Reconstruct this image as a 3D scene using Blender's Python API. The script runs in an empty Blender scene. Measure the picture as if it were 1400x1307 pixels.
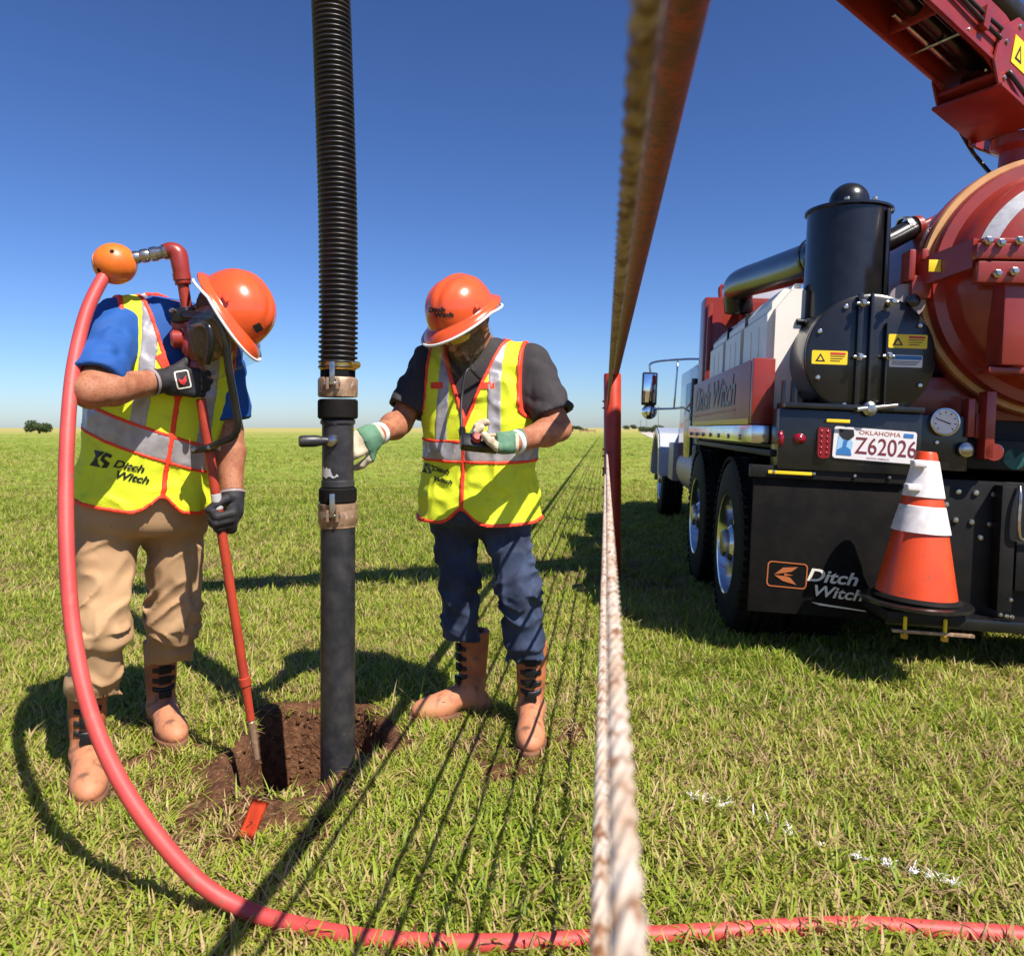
import bpy, bmesh, math, random
import numpy as np
from mathutils import Vector, Matrix
from mathutils.bvhtree import BVHTree

random.seed(7)
RNG = np.random.default_rng(11)
R = math.radians
scene = bpy.context.scene
COL = scene.collection

# ------------------------------------------------------------------ camera
CAM_H = 1.15
FPX = 1000.0          # focal length in pixels of the 1400 px wide photograph
HOR = 585.0           # row of the horizon
cam_d = bpy.data.cameras.new('camera')
cam = bpy.data.objects.new('camera', cam_d)
COL.objects.link(cam)
cam.location = (0, 0, CAM_H)
cam.rotation_euler = (R(90), 0, 0)
cam_d.sensor_fit = 'HORIZONTAL'
cam_d.sensor_width = 36.0
cam_d.lens = 36.0 * FPX / 1400.0
cam_d.shift_y = -(653.5 - HOR) / 1400.0
cam_d.clip_start = 0.02
cam_d.clip_end = 6000
cam_d.dof.use_dof = True
cam_d.dof.focus_distance = 2.75
cam_d.dof.aperture_fstop = 5.6
scene.camera = cam

# ------------------------------------------------------------------ sky, sun, exposure
SUN_SH = (-0.51, 0.58)               # ground shift of a shadow per metre of height
SUN_EL = math.atan2(1.0, math.hypot(*SUN_SH))
world = bpy.data.worlds.new('World')
scene.world = world
world.use_nodes = True
wn = world.node_tree
sky = wn.nodes.new('ShaderNodeTexSky')
sky.sky_type = 'NISHITA'
sky.sun_disc = False
sky.sun_elevation = SUN_EL
sky.sun_rotation = math.atan2(-SUN_SH[0], -SUN_SH[1])
sky.altitude = 300
sky.air_density = 1.0
sky.dust_density = 0.5
sky.ozone_density = 5.0
bg = wn.nodes['Background']
bg.inputs['Strength'].default_value = 0.078
sat = wn.nodes.new('ShaderNodeHueSaturation')
sat.inputs['Saturation'].default_value = 1.0
gam = wn.nodes.new('ShaderNodeGamma')
gam.inputs['Gamma'].default_value = 1.27
def sky_scale(src, v):
    m = wn.nodes.new('ShaderNodeVectorMath'); m.operation = 'MULTIPLY'
    m.inputs[1].default_value = v
    wn.links.new(src, m.inputs[0])
    return m.outputs[0]
wn.links.new(sky_scale(sky.outputs['Color'], (0.0805, 0.0865, 0.1015)), gam.inputs['Color'])
wn.links.new(sky_scale(gam.outputs['Color'], (10.0, 10.0, 10.0)), sat.inputs['Color'])
wn.links.new(sat.outputs['Color'], bg.inputs['Color'])
sun_d = bpy.data.lights.new('sun', 'SUN')
sun_d.energy = 4.2
sun_d.angle = R(0.5)
sun_d.color = (1.0, 0.94, 0.85)
sun = bpy.data.objects.new('sun', sun_d)
COL.objects.link(sun)
sun.location = (6, -4, 9)
sun.rotation_euler = Vector((SUN_SH[0], SUN_SH[1], -1)).to_track_quat('-Z', 'Y').to_euler()
scene.view_settings.view_transform = 'Standard'
scene.view_settings.look = 'None'
scene.view_settings.exposure = 1.0
scene.view_settings.gamma = 1.0
scene.view_settings.use_curve_mapping = False
scene.render.engine = 'CYCLES'
scene.cycles.use_denoising = True
scene.cycles.max_bounces = 6
scene.cycles.transparent_max_bounces = 12

# ------------------------------------------------------------------ helpers
def V(*a):
    return np.array(a, dtype=float)

def P(px, py, d):
    """point seen at a pixel of the photograph at depth d (metres)"""
    return V((px - 700) / FPX * d, d, CAM_H - (py - HOR) / FPX * d)

def nrm(v):
    v = np.asarray(v, float)
    return v / np.linalg.norm(v)

def tag(o, label=None, cat=None, group=None, kind=None):
    if label: o['label'] = label
    if cat: o['category'] = cat
    if group: o['group'] = group
    if kind: o['kind'] = kind
    return o

def empty(name, loc=(0, 0, 0), rz=0.0):
    o = bpy.data.objects.new(name, None)
    o.empty_display_size = 0.2
    COL.objects.link(o)
    o.location = loc
    o.rotation_euler = (0, 0, rz)
    return o

def link(name, me, mat=None, parent=None, smooth=None):
    o = bpy.data.objects.new(name, me)
    COL.objects.link(o)
    if mat is not None and len(me.materials) == 0:
        me.materials.append(mat)
    if parent is not None:
        o.parent = parent
    if smooth is not None:
        me.polygons.foreach_set('use_smooth', [smooth] * len(me.polygons))
    return o

def bm_obj(name, bm, mat, parent=None, smooth=False, angle=None):
    me = bpy.data.meshes.new(name)
    bm.normal_update()
    bm.to_mesh(me)
    bm.free()
    o = link(name, me, mat, parent)
    if smooth:
        me.polygons.foreach_set('use_smooth', [True] * len(me.polygons))
        if angle:
            me.set_sharp_from_angle(angle=R(angle))
    return o

def add_box(bm, x0, x1, y0, y1, z0, z1, bevel=0.0, M=None):
    t = bmesh.new()
    vs = [t.verts.new((x, y, z)) for x in (x0, x1) for y in (y0, y1) for z in (z0, z1)]
    for f in ((0, 1, 3, 2), (4, 6, 7, 5), (0, 4, 5, 1), (2, 3, 7, 6), (0, 2, 6, 4), (1, 5, 7, 3)):
        t.faces.new([vs[i] for i in f])
    if bevel:
        bmesh.ops.bevel(t, geom=list(t.edges), offset=bevel, segments=2, affect='EDGES', profile=0.6)
    if M is not None:
        t.transform(M)
    bmesh.ops.recalc_face_normals(t, faces=list(t.faces))
    me = bpy.data.meshes.new('tmp')
    t.to_mesh(me); t.free()
    bm.from_mesh(me)
    bpy.data.meshes.remove(me)

def box(name, x0, x1, y0, y1, z0, z1, mat, parent=None, bevel=0.006, M=None):
    bm = bmesh.new()
    add_box(bm, min(x0, x1), max(x0, x1), min(y0, y1), max(y0, y1), min(z0, z1), max(z0, z1), bevel, M)
    return bm_obj(name, bm, mat, parent, smooth=True, angle=35)

def frame_z(d):
    d = Vector(d).normalized()
    return d.to_track_quat('Z', 'Y').to_matrix().to_4x4()

def add_lathe(bm, prof, M=None, seg=32):
    """prof: (radius, z) list revolved about z"""
    rings = []
    for r, z in prof:
        if r < 1e-6:
            rings.append([bm.verts.new((0, 0, z))])
        else:
            rings.append([bm.verts.new((r * math.cos(2 * math.pi * k / seg), r * math.sin(2 * math.pi * k / seg), z)) for k in range(seg)])
    for a, b in zip(rings[:-1], rings[1:]):
        for k in range(seg):
            q = [a[k % len(a)], a[(k + 1) % len(a)], b[(k + 1) % len(b)], b[k % len(b)]]
            u = []
            for v in q:
                if v not in u: u.append(v)
            if len(u) > 2:
                bm.faces.new(u)
    if M is not None:
        vs = [v for r in rings for v in r]
        bmesh.ops.transform(bm, matrix=M, verts=vs)

def lathe(name, prof, origin, axis, mat, parent=None, seg=32, angle=40):
    bm = bmesh.new()
    M = Matrix.Translation(Vector(origin)) @ frame_z(axis)
    add_lathe(bm, prof, M, seg)
    bmesh.ops.recalc_face_normals(bm, faces=list(bm.faces))
    return bm_obj(name, bm, mat, parent, smooth=True, angle=angle)

def cyl(name, p0, p1, r0, r1, mat, parent=None, seg=24, bevel=0.004):
    p0, p1 = Vector(p0), Vector(p1)
    L = (p1 - p0).length
    b = min(bevel, L * 0.3, r0 * 0.5, r1 * 0.5)
    prof = [(0, 0), (r0 - b, 0), (r0, b), (r1, L - b), (r1 - b, L), (0, L)]
    return lathe(name, prof, p0, p1 - p0, mat, parent, seg)

def spline(pts, n=12):
    """Catmull-Rom through pts"""
    p = [np.asarray(q, float) for q in pts]
    p = [2 * p[0] - p[1]] + p + [2 * p[-1] - p[-2]]
    out = []
    for i in range(1, len(p) - 2):
        for k in range(n):
            t = k / n
            out.append(0.5 * ((2 * p[i]) + (-p[i - 1] + p[i + 1]) * t + (2 * p[i - 1] - 5 * p[i] + 4 * p[i + 1] - p[i + 2]) * t * t
                              + (-p[i - 1] + 3 * p[i] - 3 * p[i + 1] + p[i + 2]) * t ** 3))
    out.append(p[-2])
    return out

def sweep_mesh(name, path, rad, seg=16, lobe=None):
    """tube along a path; rad is number or list; lobe=(count, depth, pitch) twists strands round it"""
    path = np.array(path, float)
    n = len(path)
    tan = np.gradient(path, axis=0)
    tan /= np.linalg.norm(tan, axis=1)[:, None]
    up = V(0, 0, 1) if abs(tan[0][2]) < 0.9 else V(1, 0, 0)
    u = nrm(np.cross(up, tan[0]))
    us = []
    for i in range(n):
        u = u - tan[i] * np.dot(u, tan[i])
        u = nrm(u)
        us.append(u)
    us = np.array(us)
    vs = np.cross(tan, us)
    rr = np.full(n, rad) if np.isscalar(rad) else np.array(rad)
    s = np.concatenate([[0], np.cumsum(np.linalg.norm(np.diff(path, axis=0), axis=1))])
    th = np.arange(seg) * 2 * math.pi / seg
    A = np.repeat(th[None, :], n, 0)
    RR = np.repeat(rr[:, None], seg, 1)
    if lobe:
        c, dep, pitch = lobe
        RR = RR * (1 - dep + dep * np.abs(np.cos(c / 2 * (A - s[:, None] * 2 * math.pi / pitch))))
    X = path[:, None, :] + us[:, None, :] * (RR * np.cos(A))[..., None] + vs[:, None, :] * (RR * np.sin(A))[..., None]
    co = np.concatenate([X.reshape(-1, 3), path[:1], path[-1:]])
    i = np.arange(n - 1)[:, None] * seg
    k = np.arange(seg)[None, :]
    k2 = (k + 1) % seg
    q = np.stack([i + k, i + k2, i + seg + k2, i + seg + k], -1).reshape(-1, 4)
    faces = q.tolist()
    c0, c1 = n * seg, n * seg + 1
    for j in range(seg):
        faces.append([c0, (j + 1) % seg, j])
        faces.append([c1, (n - 1) * seg + j, (n - 1) * seg + (j + 1) % seg])
    me = bpy.data.meshes.new(name)
    me.from_pydata(co.tolist(), [], faces)
    me.polygons.foreach_set('use_smooth', [True] * len(me.polygons))
    return me

def tube(name, pts, rad, mat, parent=None, seg=14, n=10, lobe=None, raw=False):
    path = pts if raw else spline(pts, n)
    if not np.isscalar(rad) and len(rad) != len(path):
        rad = np.interp(np.linspace(0, 1, len(path)), np.linspace(0, 1, len(rad)), rad)
    return link(name, sweep_mesh(name, path, rad, seg, lobe), mat, parent)

def prism(name, poly, h0, h1, M, mat, parent=None, bevel=0.0):
    """polygon in the local xy plane extruded from z=h0 to z=h1"""
    bm = bmesh.new()
    a = [bm.verts.new((x, y, h0)) for x, y in poly]
    b = [bm.verts.new((x, y, h1)) for x, y in poly]
    bm.faces.new(a[::-1]); bm.faces.new(b)
    for i in range(len(a)):
        j = (i + 1) % len(a)
        bm.faces.new([a[i], a[j], b[j], b[i]])
    bmesh.ops.recalc_face_normals(bm, faces=list(bm.faces))
    if bevel:
        bmesh.ops.bevel(bm, geom=list(bm.edges), offset=bevel, segments=2, affect='EDGES')
    bm.transform(M)
    return bm_obj(name, bm, mat, parent, smooth=True, angle=30)

def basis(x, y, z, o=(0, 0, 0)):
    M = Matrix.Identity(4)
    for i, a in enumerate((x, y, z, o)):
        for j in range(3):
            M[j][i] = a[j]
    return M

def text_mesh(body, size, shear=0.0, bold=0.0, spacing=1.0, width=1.0, align='CENTER'):
    cu = bpy.data.curves.new('lettering', 'FONT')
    cu.body = body
    cu.size = size
    cu.shear = shear
    cu.offset = bold
    cu.space_character = spacing
    cu.space_line = 0.85
    cu.align_x = align
    cu.align_y = 'CENTER'
    o = bpy.data.objects.new('lettering', cu)
    COL.objects.link(o)
    dg = bpy.context.evaluated_depsgraph_get()
    me = bpy.data.meshes.new_from_object(o.evaluated_get(dg))
    bpy.data.objects.remove(o)
    for v in me.vertices:
        v.co.x *= width
    return me

def flat_text(body, size, M, mat, parent, name='lettering', **k):
    me = text_mesh(body, size, **k)
    me.transform(M)
    me.materials.clear()
    return link(name, me, mat, parent)

def poly_mesh(polys, cuts=0):
    bm = bmesh.new()
    for p in polys:
        bm.faces.new([bm.verts.new((x, y, 0)) for x, y in p])
    bmesh.ops.triangulate(bm, faces=list(bm.faces))
    if cuts:
        bmesh.ops.subdivide_edges(bm, edges=list(bm.edges), cuts=cuts, use_grid_fill=True)
    me = bpy.data.meshes.new('emblem')
    bm.to_mesh(me); bm.free()
    return me

def drape(me, target, M, mat, parent, name, off=0.003, cuts=0):
    """lay a flat mesh on a curved one: cast each vertex along -z of M onto target"""
    if cuts:
        bm = bmesh.new(); bm.from_mesh(me)
        bmesh.ops.triangulate(bm, faces=list(bm.faces))
        bmesh.ops.subdivide_edges(bm, edges=[e for e in bm.edges if e.calc_length() > 0.008], cuts=cuts)
        bm.to_mesh(me); bm.free()
    t = target.data
    bvh = BVHTree.FromPolygons([v.co[:] for v in t.vertices], [p.vertices[:] for p in t.polygons])
    d = (M.to_3x3() @ Vector((0, 0, -1))).normalized()
    for v in me.vertices:
        o = M @ v.co
        hit = bvh.ray_cast(o - d * 0.3, d, 1.2)
        v.co = (hit[0] - d * off) if hit[0] is not None else o
    me.materials.clear()
    return link(name, me, mat, parent)

# ------------------------------------------------------------------ materials
def mat(name, col, rough=0.5, metal=0.0, col2=None, nscale=8.0, ndetail=4.0, lo=0.4, hi=0.65, bump=0.0, bscale=60.0,
        spec=0.5, coat=0.0, col3=None, n3scale=40.0, lo3=0.55, hi3=0.7, stretch=None, rough2=None, zlow=None):
    m = bpy.data.materials.new(name)
    m.use_nodes = True
    nt = m.node_tree
    b = nt.nodes['Principled BSDF']
    b.inputs['Base Color'].default_value = (*col, 1)
    b.inputs['Roughness'].default_value = rough
    b.inputs['Metallic'].default_value = metal
    b.inputs['Specular IOR Level'].default_value = spec
    b.inputs['Coat Weight'].default_value = coat
    tc = nt.nodes.new('ShaderNodeTexCoord')
    src = tc.outputs['Object']
    if stretch:
        mp = nt.nodes.new('ShaderNodeMapping')
        mp.inputs['Scale'].default_value = stretch
        nt.links.new(src, mp.inputs['Vector'])
        src = mp.outputs['Vector']
    def noise(s, d=4.0):
        n = nt.nodes.new('ShaderNodeTexNoise')
        n.inputs['Scale'].default_value = s
        n.inputs['Detail'].default_value = d
        nt.links.new(src, n.inputs['Vector'])
        return n.outputs['Fac']
    def ramp(f, a, c):
        r = nt.nodes.new('ShaderNodeMapRange')
        r.inputs['From Min'].default_value = a
        r.inputs['From Max'].default_value = c
        nt.links.new(f, r.inputs['Value'])
        return r.outputs['Result']
    cur = None
    if col2 is not None:
        fac = ramp(noise(nscale, ndetail), lo, hi)
        mx = nt.nodes.new('ShaderNodeMix'); mx.data_type = 'RGBA'
        mx.inputs[6].default_value = (*col, 1); mx.inputs[7].default_value = (*col2, 1)
        nt.links.new(fac, mx.inputs[0])
        cur = mx.outputs[2]
        if rough2 is not None:
            rm = nt.nodes.new('ShaderNodeMix')
            rm.inputs[2].default_value = rough; rm.inputs[3].default_value = rough2
            nt.links.new(fac, rm.inputs[0])
            nt.links.new(rm.outputs[0], b.inputs['Roughness'])
    if zlow is not None:  # blends to a second colour towards the bottom, edge broken by noise
        sx = nt.nodes.new('ShaderNodeSeparateXYZ'); nt.links.new(tc.outputs['Object'], sx.inputs[0])
        ad = nt.nodes.new('ShaderNodeMath'); ad.operation = 'MULTIPLY_ADD'
        nt.links.new(noise(30.0), ad.inputs[0]); ad.inputs[1].default_value = 0.10; nt.links.new(sx.outputs['Z'], ad.inputs[2])
        mx = nt.nodes.new('ShaderNodeMix'); mx.data_type = 'RGBA'
        nt.links.new(ramp(ad.outputs[0], zlow[1], zlow[2]), mx.inputs[0])
        mx.inputs[6].default_value = (*zlow[0], 1)
        nt.links.new(cur, mx.inputs[7])
        cur = mx.outputs[2]
    if col3 is not None:
        fac = ramp(noise(n3scale, 3.0), lo3, hi3)
        mx = nt.nodes.new('ShaderNodeMix'); mx.data_type = 'RGBA'
        mx.inputs[7].default_value = (*col3, 1)
        if cur is not None: nt.links.new(cur, mx.inputs[6])
        else: mx.inputs[6].default_value = (*col, 1)
        nt.links.new(fac, mx.inputs[0])
        cur = mx.outputs[2]
    if cur is not None:
        nt.links.new(cur, b.inputs['Base Color'])
    if bump:
        bp = nt.nodes.new('ShaderNodeBump')
        bp.inputs['Strength'].default_value = bump
        bp.inputs['Distance'].default_value = 0.01
        nt.links.new(noise(bscale, 5.0), bp.inputs['Height'])
        nt.links.new(bp.outputs['Normal'], b.inputs['Normal'])
    return m

MT = {}
MT['red'] = mat('red_paint', (0.29, 0.027, 0.015), 0.36, col2=(0.215, 0.021, 0.013), nscale=5, coat=0.25, col3=(0.16, 0.05, 0.035), n3scale=16, lo3=0.58, hi3=0.85, bump=0.03, bscale=30)
MT['red_old'] = mat('chalky_red_paint', (0.42, 0.045, 0.02), 0.45, col2=(0.30, 0.03, 0.016), nscale=9, col3=(0.12, 0.05, 0.03), n3scale=45, lo3=0.6, hi3=0.72, bump=0.08, bscale=70)
MT['post'] = mat('red_post_paint', (0.50, 0.045, 0.014), 0.4, col2=(0.40, 0.035, 0.012), nscale=6, col3=(0.13, 0.05, 0.03), n3scale=50, lo3=0.63, hi3=0.75, bump=0.05)
MT['rail'] = mat('red_rail_paint', (0.25, 0.035, 0.016), 0.5, col2=(0.12, 0.03, 0.018), nscale=25, col3=(0.06, 0.025, 0.015), n3scale=120, lo3=0.5, hi3=0.7, bump=0.25, bscale=150)
MT['black'] = mat('black_paint', (0.0065, 0.0065, 0.0075), 0.28, col2=(0.012, 0.011, 0.011), nscale=12, coat=0.25, bump=0.02, bscale=40)
MT['black_flat'] = mat('dusty_black_steel', (0.005, 0.0048, 0.0048), 0.55, spec=0.3, col2=(0.011, 0.009, 0.0075), nscale=9, bump=0.05)
MT['rubber'] = mat('black_rubber', (0.006, 0.0055, 0.0055), 0.7, col2=(0.011, 0.009, 0.008), nscale=10, bump=0.1, spec=0.12)
MT['hose_black'] = mat('black_hose_rubber', (0.012, 0.010, 0.010), 0.42, col2=(0.026, 0.018, 0.014), nscale=14, bump=0.05)
MT['pipe_black'] = mat('dusty_black_pipe', (0.014, 0.014, 0.017), 0.42, col2=(0.035, 0.032, 0.034), nscale=18, col3=(0.07, 0.05, 0.035), n3scale=70, lo3=0.62, hi3=0.8, bump=0.06)
MT['steel'] = mat('bright_steel', (0.62, 0.60, 0.57), 0.28, 1.0, col2=(0.36, 0.34, 0.31), nscale=25)
MT['alu'] = mat('polished_aluminium', (0.75, 0.76, 0.78), 0.16, 1.0, col2=(0.55, 0.55, 0.56), nscale=9)
MT['brass'] = mat('brass_clamp', (0.62, 0.43, 0.12), 0.32, 1.0, col2=(0.40, 0.24, 0.07), nscale=20)
MT['coupling'] = mat('tan_cast_coupling', (0.36, 0.23, 0.14), 0.45, 0.35, col2=(0.24, 0.14, 0.085), nscale=22, col3=(0.5, 0.38, 0.27), n3scale=60, bump=0.1)
MT['white_poly'] = mat('white_poly_tank', (0.82, 0.77, 0.68), 0.38, col2=(0.76, 0.70, 0.61), nscale=4)
MT['white_paint'] = mat('white_truck_paint', (0.42, 0.44, 0.48), 0.3, coat=0.4)
MT['grey_panel'] = mat('grey_panel', (0.30, 0.24, 0.24), 0.4, col2=(0.26, 0.21, 0.21), nscale=5)
MT['orange'] = mat('orange_cone_plastic', (0.70, 0.068, 0.012), 0.38, col2=(0.60, 0.05, 0.010), nscale=6, col3=(0.30, 0.07, 0.03), n3scale=30, lo3=0.62, hi3=0.8, bump=0.04)
MT['helmet'] = mat('orange_helmet_plastic', (0.74, 0.095, 0.022), 0.24, col2=(0.66, 0.078, 0.018), nscale=8, coat=0.4, col3=(0.42, 0.10, 0.05), n3scale=45, lo3=0.64, hi3=0.82, bump=0.03, bscale=60)
MT['ball'] = mat('orange_ball_plastic', (0.80, 0.19, 0.018), 0.4, col2=(0.66, 0.13, 0.012), nscale=14, bump=0.05)
MT['white'] = mat('white_plastic', (0.75, 0.75, 0.74), 0.4)
MT['sleeve'] = mat('white_reflective_sleeve', (0.78, 0.74, 0.74), 0.5, col2=(0.62, 0.55, 0.54), nscale=18, bump=0.05)
MT['yellow'] = mat('yellow_decal', (0.85, 0.58, 0.01), 0.45)
MT['ink'] = mat('black_ink', (0.012, 0.011, 0.012), 0.5)
MT['ink_white'] = mat('white_ink', (0.72, 0.66, 0.58), 0.5)
MT['ink_orange'] = mat('orange_ink', (0.40, 0.11, 0.03), 0.5)
MT['ink_maroon'] = mat('maroon_ink', (0.16, 0.02, 0.03), 0.5)
MT['ink_blue'] = mat('blue_ink', (0.03, 0.16, 0.42), 0.5)
MT['ink_pale'] = mat('pale_blue_ink', (0.30, 0.50, 0.70), 0.5)
MT['ink_red'] = mat('red_ink', (0.55, 0.03, 0.03), 0.5)
MT['plate'] = mat('licence_plate_white', (0.72, 0.68, 0.68), 0.35)
MT['lens_red'] = mat('red_lamp_lens', (0.22, 0.004, 0.014), 0.15, coat=0.5)
MT['gasket'] = mat('tan_rubber_gasket', (0.62, 0.33, 0.13), 0.5, col2=(0.52, 0.26, 0.09), nscale=12)
MT['tape'] = mat('reflective_tape', (0.62, 0.61, 0.60), 0.32, 0.35, col2=(0.50, 0.48, 0.47), nscale=30)
MT['cable'] = mat('weathered_wire_rope', (0.62, 0.52, 0.43), 0.55, 0.15, col2=(0.50, 0.36, 0.25), nscale=22, col3=(0.25, 0.11, 0.045), n3scale=55, lo3=0.52, hi3=0.66, bump=0.3, bscale=300)
MT['cable_shade_rust'] = mat('shaded_rusty_wire_rope', (0.36, 0.27, 0.18), 0.6, 0.1, col2=(0.20, 0.12, 0.06), nscale=30, col3=(0.10, 0.045, 0.02), n3scale=70, lo3=0.5, hi3=0.65, bump=0.3, bscale=300)  # browner copy for the upper rope: shade put into its colour, plus rust
MT['hose_red'] = mat('red_water_hose', (0.56, 0.065, 0.058), 0.55, col2=(0.44, 0.045, 0.04), nscale=7, col3=(0.25, 0.10, 0.07), n3scale=38, lo3=0.6, hi3=0.78, bump=0.05)
MT['skin'] = mat('skin', (0.40, 0.165, 0.088), 0.6, col2=(0.28, 0.095, 0.048), nscale=26, col3=(0.22, 0.085, 0.045), n3scale=160, lo3=0.52, hi3=0.75, bump=0.12, bscale=240, spec=0.3)
MT['hair'] = mat('brown_hair', (0.07, 0.034, 0.018), 0.7, col2=(0.12, 0.06, 0.03), nscale=90, bump=0.6, bscale=220)
MT['hivis'] = mat('hi_vis_yellow_cloth', (0.72, 0.79, 0.022), 0.75, col2=(0.64, 0.70, 0.018), nscale=7, col3=(0.46, 0.44, 0.04), n3scale=13, lo3=0.62, hi3=0.85, bump=0.12, bscale=160)
MT['piping'] = mat('orange_piping', (0.85, 0.055, 0.018), 0.65)
MT['reflective'] = mat('silver_reflective_cloth', (0.40, 0.37, 0.38), 0.42, 0.25, col2=(0.31, 0.29, 0.31), nscale=30, bump=0.1)
MT['blue_shirt'] = mat('royal_blue_cloth', (0.006, 0.075, 0.30), 0.8, col2=(0.005, 0.060, 0.25), nscale=10, bump=0.12, bscale=250)
MT['grey_shirt'] = mat('charcoal_cloth', (0.032, 0.026, 0.030), 0.85, col2=(0.024, 0.020, 0.022), nscale=10, bump=0.12, bscale=250)
MT['khaki'] = mat('khaki_cloth', (0.42, 0.255, 0.13), 0.85, col2=(0.34, 0.195, 0.095), nscale=6, bump=0.1, bscale=260)
MT['denim'] = mat('dark_denim', (0.016, 0.024, 0.052), 0.85, col2=(0.040, 0.062, 0.125), nscale=7, bump=0.15, bscale=260)
MT['boot'] = mat('orange_work_boot_rubber', (0.44, 0.135, 0.045), 0.66, col2=(0.33, 0.09, 0.028), nscale=12, col3=(0.18, 0.08, 0.045), n3scale=26, lo3=0.53, hi3=0.72, bump=0.15, bscale=45, zlow=((0.50, 0.195, 0.095), 0.15, 0.22))
MT['sole'] = mat('boot_sole', (0.20, 0.085, 0.04), 0.8, col2=(0.09, 0.042, 0.025), nscale=14)
MT['glove'] = mat('black_glove', (0.012, 0.010, 0.012), 0.7, col2=(0.02, 0.018, 0.02), nscale=20, bump=0.15, bscale=200)
MT['glove_cream'] = mat('cream_glove', (0.58, 0.48, 0.34), 0.75, col2=(0.30, 0.20, 0.13), nscale=18, lo=0.5, hi=0.7, bump=0.15, bscale=200)
MT['glove_green'] = mat('green_glove_cuff', (0.10, 0.22, 0.13), 0.75, col2=(0.06, 0.14, 0.085), nscale=20, bump=0.2)
MT['flag'] = mat('orange_marker_plastic', (0.85, 0.10, 0.03), 0.5)
MT['paint_white'] = mat('white_marking_paint', (0.80, 0.78, 0.74), 0.7)
MT['teal'] = mat('teal_cap', (0.02, 0.12, 0.10), 0.5)

def mat_clear():
    m = bpy.data.materials.new('clear_polycarbonate')
    m.use_nodes = True
    nt = m.node_tree
    nt.nodes.remove(nt.nodes['Principled BSDF'])
    tr = nt.nodes.new('ShaderNodeBsdfTransparent'); tr.inputs[0].default_value = (0.93, 0.95, 0.94, 1)
    gl = nt.nodes.new('ShaderNodeBsdfGlossy'); gl.inputs['Roughness'].default_value = 0.08
    mx = nt.nodes.new('ShaderNodeMixShader')
    mx.inputs[0].default_value = 0.07; nt.links.new(tr.outputs[0], mx.inputs[1]); nt.links.new(gl.outputs[0], mx.inputs[2])
    nt.links.new(mx.outputs[0], nt.nodes['Material Output'].inputs[0])
    return m
MT['clear'] = mat_clear()
MT['glasses'] = mat('yellow_tinted_lens', (0.62, 0.45, 0.02), 0.12, coat=0.5)
MT['glass_dark'] = mat('dark_glass', (0.012, 0.018, 0.02), 0.06)
MT['mirror'] = mat('mirror_glass', (0.85, 0.88, 0.9), 0.04, 1.0)

# ------------------------------------------------------------------ distance fields meshed with surface nets
_TAB = RNG.random((32, 32, 32)).astype(np.float32)
def vnoise(p):
    i = np.floor(p).astype(np.int64)
    f = (p - i).astype(np.float32)
    f = f * f * (3 - 2 * f)
    i0 = i & 31; i1 = (i + 1) & 31
    x0, y0, z0 = i0[:, 0], i0[:, 1], i0[:, 2]
    x1, y1, z1 = i1[:, 0], i1[:, 1], i1[:, 2]
    fx, fy, fz = f[:, 0], f[:, 1], f[:, 2]
    a = _TAB[x0, y0, z0] * (1 - fx) + _TAB[x1, y0, z0] * fx
    b = _TAB[x0, y1, z0] * (1 - fx) + _TAB[x1, y1, z0] * fx
    c = _TAB[x0, y0, z1] * (1 - fx) + _TAB[x1, y0, z1] * fx
    d = _TAB[x0, y1, z1] * (1 - fx) + _TAB[x1, y1, z1] * fx
    return (a * (1 - fy) + b * fy) * (1 - fz) + (c * (1 - fy) + d * fy) * fz - 0.5

def folds(p, scale, sharp=1.0, warp=0.35, seed=0.0):
    """ridged, stretched noise: cloth creases"""
    q = p * np.asarray(scale)[None, :] + seed
    w = vnoise(p * 9.0 + seed + 7.3)
    q = q + (w * warp * 4)[:, None]
    n = vnoise(q)
    return (1 - np.abs(n) * 4 * sharp).clip(-1, 1)

def seg(p, a, b, r0, r1):
    a = np.asarray(a, np.float32); b = np.asarray(b, np.float32)
    ba = b - a
    pa = p - a
    t = np.clip(pa @ ba / float(ba @ ba), 0, 1)
    return np.linalg.norm(pa - t[:, None] * ba, axis=1) - (r0 + (r1 - r0) * t)

def ell(p, c, r, A=None):
    q = p - np.asarray(c, np.float32)
    if A is not None:
        q = q @ np.asarray(A, np.float32).T
    r = np.asarray(r, np.float32)
    k0 = np.linalg.norm(q / r, axis=1)
    k1 = np.linalg.norm(q / (r * r), axis=1) + 1e-6
    return k0 * (k0 - 1) / k1

def rbox(p, c, h, rad, A=None):
    q = p - np.asarray(c, np.float32)
    if A is not None:
        q = q @ np.asarray(A, np.float32).T
    q = np.abs(q) - (np.asarray(h, np.float32) - rad)
    return np.linalg.norm(np.maximum(q, 0), axis=1) + np.minimum(q.max(1), 0) - rad

def smin(a, b, k):
    h = np.clip(0.5 + 0.5 * (b - a) / k, 0, 1)
    return b * (1 - h) + a * h - k * h * (1 - h)

def smax(a, b, k):
    return -smin(-a, -b, k)

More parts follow.
